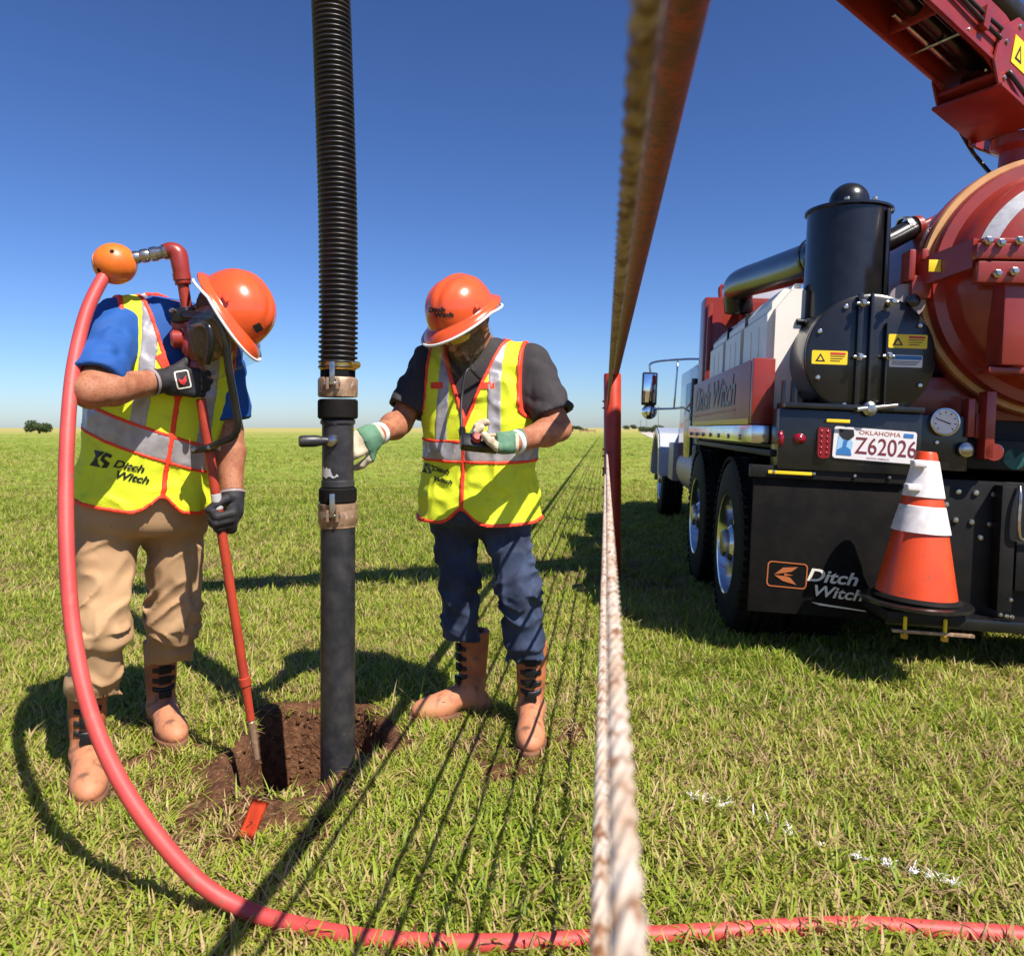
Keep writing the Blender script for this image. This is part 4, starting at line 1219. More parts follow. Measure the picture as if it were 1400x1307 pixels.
# ---- red cradle, gauge and black panels under the tank
x0, z1 = T(1247, 530, 0.12); x1, z0 = T(1330, 568, 0.12)
box('cradle', x0, BX + 0.55, 0.15, 2.3, z0 - 0.02, z1 + 0.06, MT['red'], truck, 0.012)
x0, z1 = T(1254, 567, -0.02); x1, z0 = T(1322, 645, -0.02)
box('gauge_panel', x0, x1, -0.02, 0.20, z0, z1, MT['black'], truck, 0.006)
X, Z = T(1290, 577, -0.03)
g = lathe('pressure_gauge', [(0, 0.0), (0.066, 0.0), (0.066, 0.03), (0.058, 0.032), (0.058, 0.024), (0, 0.024)], (X, -0.021, Z), (0, -1, 0), MT['steel'], truck, seg=32)
lathe('dial', [(0, 0), (0.057, 0), (0.057, 0.003), (0, 0.003)], (X, -0.0462, Z), (0, -1, 0), MT['plate'], g, seg=32)
me = poly_mesh([[(-0.04, 0.012), (0.022, -0.012), (0.024, -0.006), (-0.038, 0.016)]]); me.transform(rearM(X, -0.0505, Z)); link('needle', me, MT['ink'], g)
tk_ = []
for k in range(9):
    a = R(225 - k * 33.75)
    c, s = math.cos(a), math.sin(a)
    tk_.append([(0.040 * c - 0.002 * s, 0.040 * s + 0.002 * c), (0.050 * c - 0.002 * s, 0.050 * s + 0.002 * c), (0.050 * c + 0.002 * s, 0.050 * s - 0.002 * c), (0.040 * c + 0.002 * s, 0.040 * s - 0.002 * c)])
me = poly_mesh(tk_); me.transform(rearM(X, -0.0503, Z)); link('dial_marks', me, MT['ink'], g)
bolt(truck, (T(1280, 605, -0.021)[0], -0.021, T(1280, 605, -0.021)[1]), r=0.012)
for px0, px1, py0, py1, Y in ((1322, 1330, 545, 598, -0.02), (1347, 1356, 535, 628, -0.06), (1332, 1346, 565, 600, 0.0)):
    xa, za = T(px0, py0, Y); xb, zb2 = T(px1, py1, Y)
    box('lift_arm', xa, xb, Y - 0.02, Y + 0.06, zb2, za, MT['red'], truck, 0.006)
for px, py in ((1322, 615), (1362, 617)):
    X, Z = T(px, py, -0.05)
    lathe('arm_pin', [(0, 0), (0.035, 0), (0.035, 0.02), (0.02, 0.03), (0, 0.03)], (X, -0.03, Z), (0, -1, 0), MT['steel'], truck, seg=14)
X, Z = T(1355, 618, -0.05); lathe('arm_boss', [(0, 0), (0.04, 0), (0.04, 0.05), (0, 0.05)], (X, -0.03, Z), (0, -1, 0), MT['red'], truck, seg=16)
X, Z = T(1381, 627, 0.05); lathe('cap', [(0, 0), (0.05, 0), (0.05, 0.04), (0, 0.04)], (X, 0.05, Z), (0, -1, 0), MT['teal'], truck, seg=16)
x0, z1 = T(1300, 655, 0.02); x1, z0 = T(1420, 850, 0.02)
pn = box('bolted_panel', x0 - 0.3, x1 + 0.6, 0.02, 0.10, z0, z1, MT['black_flat'], truck, 0.008)
for px, py in ((1310, 672), (1334, 674), (1359, 676), (1306, 711), (1328, 714), (1353, 717), (1293, 690), (1340, 735)):
    X, Z = T(px, py, 0.018); bolt(pn, (X, 0.018, Z), r=0.015)
x0, z1 = T(1328, 600, -0.02); x1, z0 = T(1378, 652, -0.02)
box('hydraulic_block', x0, x1 + 0.25, 0.01, 0.14, z0 + 0.03, z1, MT['black_flat'], truck, 0.01)
x0, z1 = T(1371, 664, -0.06); x1, z0 = T(1383, 838, -0.06)
box('upright', x0, x1, -0.06, 0.018, z0, z1, MT['black_flat'], truck, 0.006)
x0, z1 = T(1384, 740, -0.05)
box('rear_locker', x0 + 0.02, x0 + 0.9, -0.05, 0.018, z0 + 0.10, z1, MT['black_flat'], truck, 0.01)
tube('latch_handle', [(x0 + 0.01, -0.07, z1 + 0.26), (x0 + 0.005, -0.09, z1 + 0.2), (x0 + 0.005, -0.09, z1 + 0.06), (x0 + 0.04, -0.07, z1 + 0.01), (x0 + 0.15, -0.07, z1 + 0.01)], 0.008, MT['steel'], truck, seg=8)
# rear bumper beam
x0, z1 = T(1210, 838, -0.04); x1, z0 = T(1400, 858, -0.04)
box('rear_bumper', x0 - 0.02, x1 + 0.75, -0.10, 0.04, z0 - 0.02, z1 + 0.015, MT['black'], truck, 0.01)
for px, py in ((1367, 840), (1376, 842), (1383, 843), (1381, 820)):
    X, Z = T(px, py, -0.10); bolt(truck, (X, -0.101, Z), r=0.011)
# cone holder: round tray on a bracket with yellow pins
CX, CZ = T(1251, 822, -0.28)
hold = lathe('cone_tray', [(0, 0.012), (0.218, 0.012), (0.225, 0.015), (0.225, 0.027), (0.218, 0.030), (0.0, 0.030)], (CX, -0.28, CZ - 0.02), (0, 0, 1), MT['black'], truck, seg=40)
box('tray_bracket', CX - 0.16, CX + 0.16, -0.40, -0.09, CZ - 0.075, CZ - 0.024, MT['black_flat'], hold, 0.008)
for px in (1237, 1292):
    X, _ = T(px, 845, -0.40)
    cyl('tray_pin', (X, -0.405, CZ - 0.13), (X, -0.405, CZ - 0.04), 0.008, 0.008, MT['yellow'], hold, seg=10)
    lathe('pin_nut', [(0, 0), (0.016, 0), (0.016, 0.02), (0, 0.02)], (X, -0.405, CZ - 0.135), (0, 0, 1), MT['brass'], hold, seg=6)
box('pin_bar', CX - 0.14, CX + 0.19, -0.415, -0.395, CZ - 0.112, CZ - 0.098, MT['coupling'], hold, 0.003)

# ---- boom
BA = TL(P(1403, 142, 4.55)); BT = TL((-0.62, 2.42, 4.36))
bd = nrm(BT - BA)
bs = nrm(np.cross(bd, V(0, 0, 1)))      # to one side
bu = np.cross(bs, bd)
BL = float(np.linalg.norm(BT - BA))
BM = basis(bd, bs, bu, BA)
boom = box('boom', 0.25, BL * 0.55, -0.14, 0.14, 0.10, 0.125, MT['red'], truck, 0.004, BM)
for s in (-1, 1):
    side = prism('boom_side', [(-0.10, -0.16), (0.62, -0.18), (0.75, -0.13), (BL * 0.55, -0.12), (BL * 0.55, 0.10), (0.9, 0.10), (0.78, 0.17), (0.62, 0.17), (0.30, 0.10), (-0.10, 0.12)],
                 -0.008, 0.008, BM @ Matrix.Translation((0, s * 0.15, 0)) @ basis((1, 0, 0), (0, 0, 1), (0, -1, 0)), MT['red'], boom, 0.003)
    for q in np.linspace(1.0, BL * 0.52, 9): bolt(boom, (BM @ Vector((q, s * 0.16, 0.07)))[:], axis=(bs * s), r=0.012)
box('boom_flange', 0.62, BL * 0.55, -0.17, -0.142, -0.145, -0.122, MT['red'], boom, 0.003, BM)
box('boom_flange', 0.62, BL * 0.55, 0.142, 0.17, -0.145, -0.122, MT['red'], boom, 0.003, BM)
box('boom_box', 0.22, 0.62, -0.17, 0.17, -0.21, -0.183, MT['red'], boom, 0.004, BM)
box('boom_box', 0.22, 0.245, -0.17, 0.17, -0.21, -0.05, MT['red'], boom, 0.004, BM)
cyl('boom_ram', (BM @ Vector((0.45, 0.0, -0.05)))[:], (BM @ Vector((BL * 0.5, 0.0, -0.02)))[:], 0.045, 0.045, MT['black'], boom)
cyl('ram_rod', (BM @ Vector((0.62, 0.07, -0.08)))[:], (BM @ Vector((1.25, 0.07, -0.08)))[:], 0.016, 0.016, MT['steel'], boom)
cyl('cross_pin', (BM @ Vector((0.92, -0.17, -0.10)))[:], (BM @ Vector((0.92, 0.19, -0.10)))[:], 0.010, 0.010, MT['steel'], boom)
lathe('sheave', [(0, -0.03), (0.075, -0.03), (0.075, -0.012), (0.055, 0), (0.075, 0.012), (0.075, 0.03), (0, 0.03)], (BM @ Vector((0.50, 0.02, -0.10)))[:], -bu * 0.8 + bd * 0.5, MT['alu'], boom, seg=28)
box('sheave_tag', 0.40, 0.46, -0.05, 0.05, -0.176, -0.170, MT['yellow'], boom, 0.001, BM)
for q in (1.15, 1.75): box('boom_web', q, q + 0.02, -0.14, 0.14, -0.12, 0.09, MT['red'], boom, 0.003, BM)
inner = box('boom_inner', BL * 0.45, BL - 0.05, -0.10, 0.10, -0.09, 0.07, MT['red'], truck, 0.01, BM)
wM = BM @ Matrix.Translation((0.40, -0.180, 0.0)) @ basis((-1, 0, 0), (0, 0, 1), (0, -1, 0)) 
wM2 = BM @ Matrix.Translation((0.40, 0.180, 0.0)) @ basis((1, 0, 0), (0, 0, 1), (0, 1, 0)) 
for MM in (wM, wM2): decal(boom, 0, 0, 0, 0.26, 0.17, M=MM)
# swivel column between the tank and the boom
ctop = BM @ Vector((0.02, 0, -0.15))
col_ = lathe('swivel_column', [(0.0, BZ + BR - 0.15), (0.19, BZ + BR - 0.15), (0.19, BZ + BR + 0.04), (0.12, BZ + BR + 0.07), (0.105, ctop[2] - 0.18), (0.15, ctop[2] - 0.15), (0.15, ctop[2] - 0.09), (0, ctop[2] - 0.09)], (ctop[0], ctop[1], 0), (0, 0, 1), MT['red'], truck, seg=32)
for s in (-1, 1):
    prism('swivel_cheek', [(-0.22, -0.12), (0.20, -0.12), (0.26, 0.10), (0.10, 0.24), (-0.16, 0.22)], -0.01, 0.01, Matrix.Translation(Vector(ctop) + Vector(bs * s * 0.19)) @ basis((bd[0], bd[1], 0), (0, 0, 1), (bd[1], -bd[0], 0)), MT['red'], col_, 0.004)
cyl('swivel_pin', Vector(ctop) - Vector(bs) * 0.23 + Vector((0, 0, 0.10)), Vector(ctop) + Vector(bs) * 0.23 + Vector((0, 0, 0.10)), 0.035, 0.035, MT['steel'], col_)
for a in range(0, 360, 60):
    box('gusset', 0.14, 0.24, -0.008, 0.008, BZ + BR - 0.05, BZ + BR + 0.2, MT['red'], col_, 0.003, Matrix.Translation((ctop[0], ctop[1], 0)) @ Matrix.Rotation(R(a), 4, 'Z'))
for s in (-1, 1):
    for j in range(2):
        tube('hydraulic_line', [(BM @ Vector((q, s * (0.178 + 0.004 * j), 0.045 - 0.05 * j + 0.012 * math.sin(q * 5 + j))))[:] for q in np.linspace(0.66, BL * 0.53, 9)], 0.011, MT['hose_black'], boom, seg=8)
    for q in (0.80, 1.25, 1.85): box('line_clamp', q, q + 0.05, s * 0.159, s * 0.196, -0.05, 0.08, MT['red'], boom, 0.004, BM)
    prism('knuckle_plate', [(0.16, -0.26), (0.60, -0.25), (0.68, -0.15), (0.66, 0.06), (0.52, 0.20), (0.22, 0.20), (0.12, 0.02)], -0.006, 0.006, BM @ Matrix.Translation((0, s * 0.172, 0)) @ basis((1, 0, 0), (0, 0, 1), (0, -1, 0)), MT['red'], boom, 0.003)
    for (q, z) in ((0.20, -0.20), (0.56, -0.20), (0.60, 0.0), (0.24, 0.15), (0.50, 0.15)): bolt(boom, (BM @ Vector((q, s * 0.179, z)))[:], axis=bs * s, r=0.014)
    tube('hydraulic_line', [ctop + Vector(bs * s * 0.10) + Vector((0, 0, -0.35)), ctop + Vector(bs * s * 0.24) + Vector((0, 0, -0.15)), (BM @ Vector((0.15, s * 0.22, -0.28))), (BM @ Vector((0.55, s * 0.19, -0.16)))], 0.013, MT['hose_black'], boom, seg=8)
box('knuckle_shelf', 0.14, 0.60, -0.20, 0.20, -0.275, -0.255, MT['red'], boom, 0.004, BM)
# hose laid on the boom back to the tank
pts = [BT + V(0, 0, 0.22) - bd * 0.1, BA + bd * BL * 0.75 + bu * 0.32, BA + bd * BL * 0.4 + bu * 0.34, BA + bd * 0.35 + bu * 0.40 , BA - bd * 0.25 + bu * 0.33, V(BA[0] + 0.2, BA[1] + 0.3, BZ + BR + 0.25), V(BA[0] + 0.16, BA[1] + 0.42, BZ + BR - 0.10)]
sp = spline(pts, 60)
tube('boom_hose', sp, 0.088, MT['hose_black'], truck, seg=18, raw=True)

# ================================================================== traffic cone standing in its tray
cone = empty('traffic_cone', tuple((TW + tr_ * CX + tu * (-0.28) + tz_ * (CZ + 0.010))))
tag(cone, 'orange traffic cone with two white sleeves standing on the tray behind the truck', 'traffic cone')
lean = Matrix.Rotation(R(4.5), 4, 'Y')
def cone_part(name, prof, m, seg=40):
    bm = bmesh.new(); add_lathe(bm, prof, lean, seg); bmesh.ops.recalc_face_normals(bm, faces=list(bm.faces))
    return bm_obj(name, bm, MT[m], cone, smooth=True, angle=40)
H = 0.655
def cr_(h): return 0.168 + (0.040 - 0.168) * h / H
cone_part('base', [(0, 0.0), (0.180, 0.0), (0.183, 0.008), (0.177, 0.016), (cr_(0.02) + 0.002, 0.024), (0, 0.024)], 'rubber')
cone_part('body', [(cr_(0.02), 0.022), (cr_(H - 0.02), H - 0.012), (cr_(H) - 0.002, H), (0.026, H + 0.001), (0.024, H - 0.08), (0.0, H - 0.1)], 'orange')
for h0, h1, fl in ((0.30, 0.415, 0.012), (0.455, 0.615, 0.006)):
    cone_part('sleeve', [(cr_(h0) + 0.002, h0), (cr_(h0) + 0.004 + fl * 0.5, h0 + 0.002), (cr_(h1) + 0.005, h1), (cr_(h1) + 0.001, h1 + 0.002)], 'sleeve')
for h in (0.495, 0.60):
    bm = bmesh.new()
    add_box(bm, -0.03, 0.03, -0.02, 0.02, -0.016, 0.016, 0.008)
    bm.transform(lean @ Matrix.Translation((-cr_(h) - 0.008, -0.05, h)))
    bm_obj('sleeve_tab', bm, MT['sleeve'], cone, smooth=True)
# ================================================================== people
def home(o, parent, loc):
    """parent an object whose mesh is in world coordinates to an Empty that stands at loc"""
    o.parent = parent
    o.matrix_parent_inverse = Matrix.Translation(Vector(loc)).inverted()
    return o

def orth(f, u):
    u = nrm(u); f = np.asarray(f, float); f = nrm(f - u * (f @ u))
    return f, u

class Torso:
    Z = [-0.16, -0.08, 0.0, 0.10, 0.20, 0.32, 0.42, 0.50, 0.56, 0.61, 0.66]
    W = [0.165, 0.180, 0.185, 0.178, 0.172, 0.178, 0.188, 0.190, 0.175, 0.125, 0.070]
    D = [0.120, 0.132, 0.138, 0.140, 0.138, 0.136, 0.132, 0.120, 0.102, 0.082, 0.060]
    def __init__(s, pelvis, top, left_dir, L=0.62, wide=1.0, deep=1.0):
        s.o = np.asarray(pelvis, float)
        s.u = nrm(np.asarray(top) - s.o)
        x = np.asarray(left_dir, float); x = nrm(x - s.u * (x @ s.u))
        s.x = x
        s.f = np.cross(s.x, s.u)
        s.k = np.linalg.norm(np.asarray(top) - s.o) / L
        s.A = np.stack([s.x, s.f, s.u]).astype(np.float32)
        s.wide, s.deep = wide, deep
    def loc(s, p):
        return (p - s.o.astype(np.float32)) @ s.A.T
    def world(s, x, y, z):
        return s.o + s.x * x + s.f * y + s.u * z
    def field(s, q, grow=0.0):
        z = q[:, 2] / s.k
        w = np.interp(z, s.Z, s.W).astype(np.float32) * s.wide + grow
        d = np.interp(z, s.Z, s.D).astype(np.float32) * s.deep + grow
        ax = np.abs(q[:, 0]) / w; ay = np.abs(q[:, 1]) / d
        k = (ax ** 2.4 + ay ** 2.4) ** (1 / 2.4)
        r = (k - 1) * np.minimum(w, d)
        return np.maximum(r, np.maximum(z - s.Z[-1], s.Z[0] - z) * s.k)

def helmet_meshes():
    """hard hat in its own frame: x right, y front, z up, brim at z=0"""
    rx, ry, rz = 0.116, 0.138, 0.128
    bm = bmesh.new()
    nth, nph = 64, 18
    rings = []
    def ridge(x, ph):
        b = 0.0
        for c, h, w in ((0.0, 0.0075, 0.018), (-0.048, 0.005, 0.013), (0.048, 0.005, 0.013)):
            b += h * math.exp(-((x - c) / w) ** 4)
        return b * min(1.0, math.sin(ph) * 1.8)
    for j in range(nph):
        ph = R(2 + 88 * j / (nph - 1) * 1.0)
        ring = []
        for i in range(nth):
            th = 2 * math.pi * i / nth
            c = math.cos(ph) ** 0.85
            x = rx * c * math.cos(th); y = ry * c * math.sin(th); z = rz * math.sin(ph)
            z += ridge(x, ph) if abs(y) < 0.12 else 0
            ring.append(bm.verts.new((x, y, z)))
        rings.append(ring)
    top = bm.verts.new((0, 0, rz + 0.0075))
    outer = []
    for (g, zz) in ((0.0, 0.0), (0.018, -0.003), (1.0, 0.0), (1.0, -0.006)):
        ring = []
        for i in range(nth):
            th = 2 * math.pi * i / nth
            fx = rx + 0.024 + 0.004 * math.sin(th) ; fy = ry + (0.044 if math.sin(th) > 0 else 0.030)
            if g == 0.0: x, y, z = rx * 1.0 * math.cos(th), ry * math.sin(th), 0.002
            elif g < 1: x, y, z = (rx + g * 0.5) * math.cos(th), (ry + g * 0.5) * math.sin(th), -0.002
            else: x, y, z = fx * math.cos(th), fy * math.sin(th), -0.016 - 0.012 * max(0, math.sin(th)) + (zz)
            ring.append(bm.verts.new((x, y, z)))
        outer.append(ring)
    seqs = [outer[3], outer[2], outer[1], outer[0]] + rings
    for a, b in zip(seqs[:-1], seqs[1:]):
        for i in range(nth):
            j = (i + 1) % nth
            bm.faces.new([a[i], a[j], b[j], b[i]])
    for i in range(nth): bm.faces.new([rings[-1][i], rings[-1][(i + 1) % nth], top])
    inner = [bm.verts.new((v.co.x * 0.70, v.co.y * 0.70, v.co.z + 0.016)) for v in outer[3]]
    for i in range(nth):
        j = (i + 1) % nth
        bm.faces.new([inner[i], inner[j], outer[3][j], outer[3][i]])
    shell = bpy.data.meshes.new('hard_hat')
    bmesh.ops.recalc_face_normals(bm, faces=list(bm.faces))
    bm.to_mesh(shell); bm.free()
    shell.polygons.foreach_set('use_smooth', [True] * len(shell.polygons))
    shell.materials.append(MT['helmet'])
    # rim band carrying the clear shield
    pts = []
    for k in range(45):
        th = R(-62 + 304 * k / 44)
        s = math.sin(th)
        pts.append(V((rx + 0.030) * math.cos(th), (ry + (0.050 if s > 0 else 0.012)) * s, -0.018 - 0.014 * max(0, s) + (0.03 * min(0, s))))
    band = sweep_mesh('shield_band', pts, 0.0048, 10)
    band.materials.append(MT['white'])
    # clear shield hanging from the band
    bm = bmesh.new(); grid = []
    for k in range(33):
        th = R(8 + 164 * k / 32); s = math.sin(th)
        row = []
        for j in range(6):
            t = j / 5
            row.append(bm.verts.new(((rx + 0.031 - 0.008 * t) * math.cos(th), (ry + 0.050 - 0.025 * t) * s, -0.024 - 0.014 * s - 0.15 * t * (0.55 + 0.45 * s))))
        grid.append(row)
    for a, b in zip(grid[:-1], grid[1:]):
        for j in range(5): bm.faces.new([a[j], b[j], b[j + 1], a[j + 1]])
    edge = [V(*r[-1].co) for r in grid]
    sh = bpy.data.meshes.new('face_shield'); bm.to_mesh(sh); bm.free()
    sh.polygons.foreach_set('use_smooth', [True] * len(sh.polygons)); sh.materials.append(MT['clear'])
    rim = sweep_mesh('shield_edge', edge, 0.0012, 8); rim.materials.append(MT['clear'])
    # side slot block
    bm = bmesh.new(); add_box(bm, -0.004, 0.004, -0.016, 0.016, -0.006, 0.006, 0.002)
    slot = bpy.data.meshes.new('accessory_slot'); bm.to_mesh(slot); bm.free(); slot.materials.append(MT['helmet'])
    return shell, band, sh, rim, slot
HELM = helmet_meshes()

def boot_mesh():
    S = 0.92
    def f(p):
        p = p / S
        d = seg(p, (0, -0.02, 0.09), (0, -0.030, 0.42), 0.054, 0.070)
        d = smin(d, seg(p, (0, 0.0, 0.095), (0, 0.13, 0.055), 0.054, 0.048), 0.03)
        d = smin(d, ell(p, (0, 0.155, 0.045), (0.057, 0.098, 0.052)), 0.03)
        d = smin(d, ell(p, (0, -0.045, 0.045), (0.046, 0.058, 0.052)), 0.03)
        d = d + 0.0035 * folds(p, (7, 7, 26), seed=3.0) * np.exp(-((p[:, 2] - 0.13) / 0.06) ** 2)
        return d * S
    def body(p):
        d = np.maximum(f(p), 0.012 - p[:, 2])
        d = np.maximum(d, p[:, 2] - 0.335)
        return np.maximum(d, -seg(p, (0, -0.022, 0.27), (0, -0.028, 0.45), 0.040, 0.055))
    def sole(p):
        q = p / S
        a = np.hypot(q[:, 0] / 0.066, (q[:, 1] - 0.135) / 0.130) - 1
        b = np.hypot(q[:, 0] / 0.054, (q[:, 1] + 0.040) / 0.076) - 1
        c = np.maximum(np.abs(q[:, 0]) / 0.045 - 1, np.abs(q[:, 1] - 0.04) / 0.09 - 1)
        d = np.minimum(np.minimum(a * 0.06, b * 0.05), c * 0.045)
        d = np.maximum(d, np.maximum(q[:, 2] - 0.026, -q[:, 2]))
        return d * S
    lo, hi = (-0.08, -0.13, -0.01), (0.08, 0.25, 0.34)
    bo = sdf_obj('boot', body, lo, hi, 0.0052, MT['boot'])
    so = sdf_obj('sole', sole, lo, (0.08, 0.25, 0.04), 0.004, MT['sole'])
    straps = []
    for z0, kz in ((0.270, 0.10), (0.230, 0.12), (0.190, 0.2), (0.152, 0.45)):
        def st(p, z0=z0, kz=kz):
            d = f(p) - 0.006
            sl = p[:, 2] + (p[:, 1] - 0.045) * kz - z0
            return np.maximum(np.maximum(d, np.maximum(np.abs(sl) - 0.0085, np.abs(p[:, 0]) - 0.040)), 0.004 - p[:, 1])
        s = sdf_obj('strap', st, (-0.08, -0.02, z0 - 0.06), (0.08, 0.13, z0 + 0.05), 0.0035, MT['ink'])
        straps.append(s.data)
    res = (bo.data, so.data, straps)
    for o in [o for o in COL.objects if o.name.split('.')[0] in ('boot', 'sole', 'strap')]:
        bpy.data.objects.remove(o)
    return res
BOOT = boot_mesh()

def place_boot(parent, ploc, heel, fwd):
    f = nrm((fwd[0], fwd[1], 0))
    M = basis((f[1], -f[0], 0), f, (0, 0, 1), (heel[0], heel[1], heel[2]))
    b = link('boot', BOOT[0], None, parent)
    b.matrix_local = Matrix.Translation(-Vector(ploc)) @ M
    link('sole', BOOT[1], None, b)
    for s in BOOT[2]:
        st = link('strap', s, None, b)
        co = np.array([v.co[:] for v in s.vertices]); 
        fr = co[co[:, 1].argmax()]
        bk = box('buckle', -0.022, 0.022, -0.004, 0.008, -0.014, 0.014, MT['black_flat'], b, 0.003)
        bk.location = (0.0, fr[1], fr[2])
    return b

def hand_field(wrist, f, n, right, bends, thumb_bend=0.4, scale=1.0, grow=0.0):
    """five-fingered hand; f wrist to knuckles, n out of the palm, thumb side from handedness"""
    f = nrm(f); n = np.asarray(n, float); n = nrm(n - f * (n @ f))
    th = np.cross(f, n) if right else np.cross(n, f)
    segs = []
    lens = [(0.044, 0.027, 0.022), (0.048, 0.031, 0.024), (0.045, 0.029, 0.023), (0.035, 0.022, 0.020)]
    for k in range(4):
        base = wrist + f * (0.092 - 0.004 * abs(k - 1)) * scale + th * (0.030 - 0.0205 * k) * scale
        a = 0.0; p = base
        r = (0.0105 if k < 3 else 0.0092) * scale + grow
        for j in range(3):
            a += bends[k][j]
            d = f * math.cos(a) + n * math.sin(a) + th * (0.05 * (1.5 - k) * (1 - min(1, a)))
            q = p + nrm(d) * lens[k][j] * scale
            segs.append((p, q, r * (1 - 0.07 * j), r * (1 - 0.07 * (j + 1))))
            p = q
    p = wrist + f * 0.025 * scale + th * 0.030 * scale
    d1 = nrm(f * 0.60 + th * 0.65 + n * 0.35)
    q = p + d1 * 0.042 * scale; segs.append((p, q, 0.0145 * scale + grow, 0.0125 * scale + grow))
    d2 = nrm(f * (0.85 - thumb_bend * 0.4) + th * (0.35 - thumb_bend) + n * (0.35 + thumb_bend))
    p = q; q = p + d2 * 0.034 * scale; segs.append((p, q, 0.0122 * scale + grow, 0.011 * scale + grow))
    d3 = nrm(f * (0.8 - thumb_bend * 0.5) + th * (0.1 - thumb_bend) + n * (0.35 + thumb_bend))
    p = q; q = p + d3 * 0.027 * scale; segs.append((p, q, 0.0112 * scale + grow, 0.0095 * scale + grow))
    A = np.stack([th, f, n])
    pc = wrist + f * 0.052 * scale
    def fn(P_):
        d = rbox(P_, pc, (0.041 * scale + grow, 0.048 * scale, 0.0145 * scale + grow), 0.013, A)
        d = smin(d, seg(P_, wrist - f * 0.03, wrist + f * 0.03, 0.029 * scale + grow, 0.032 * scale + grow), 0.02)
        for a, b, r0, r1 in segs:
            d = smin(d, seg(P_, a, b, r0, r1), 0.005)
        return d
    pts = np.array([s[0] for s in segs] + [s[1] for s in segs] + [wrist - f * 0.07])
    return fn, pts.min(0) - 0.05, pts.max(0) + 0.05, th

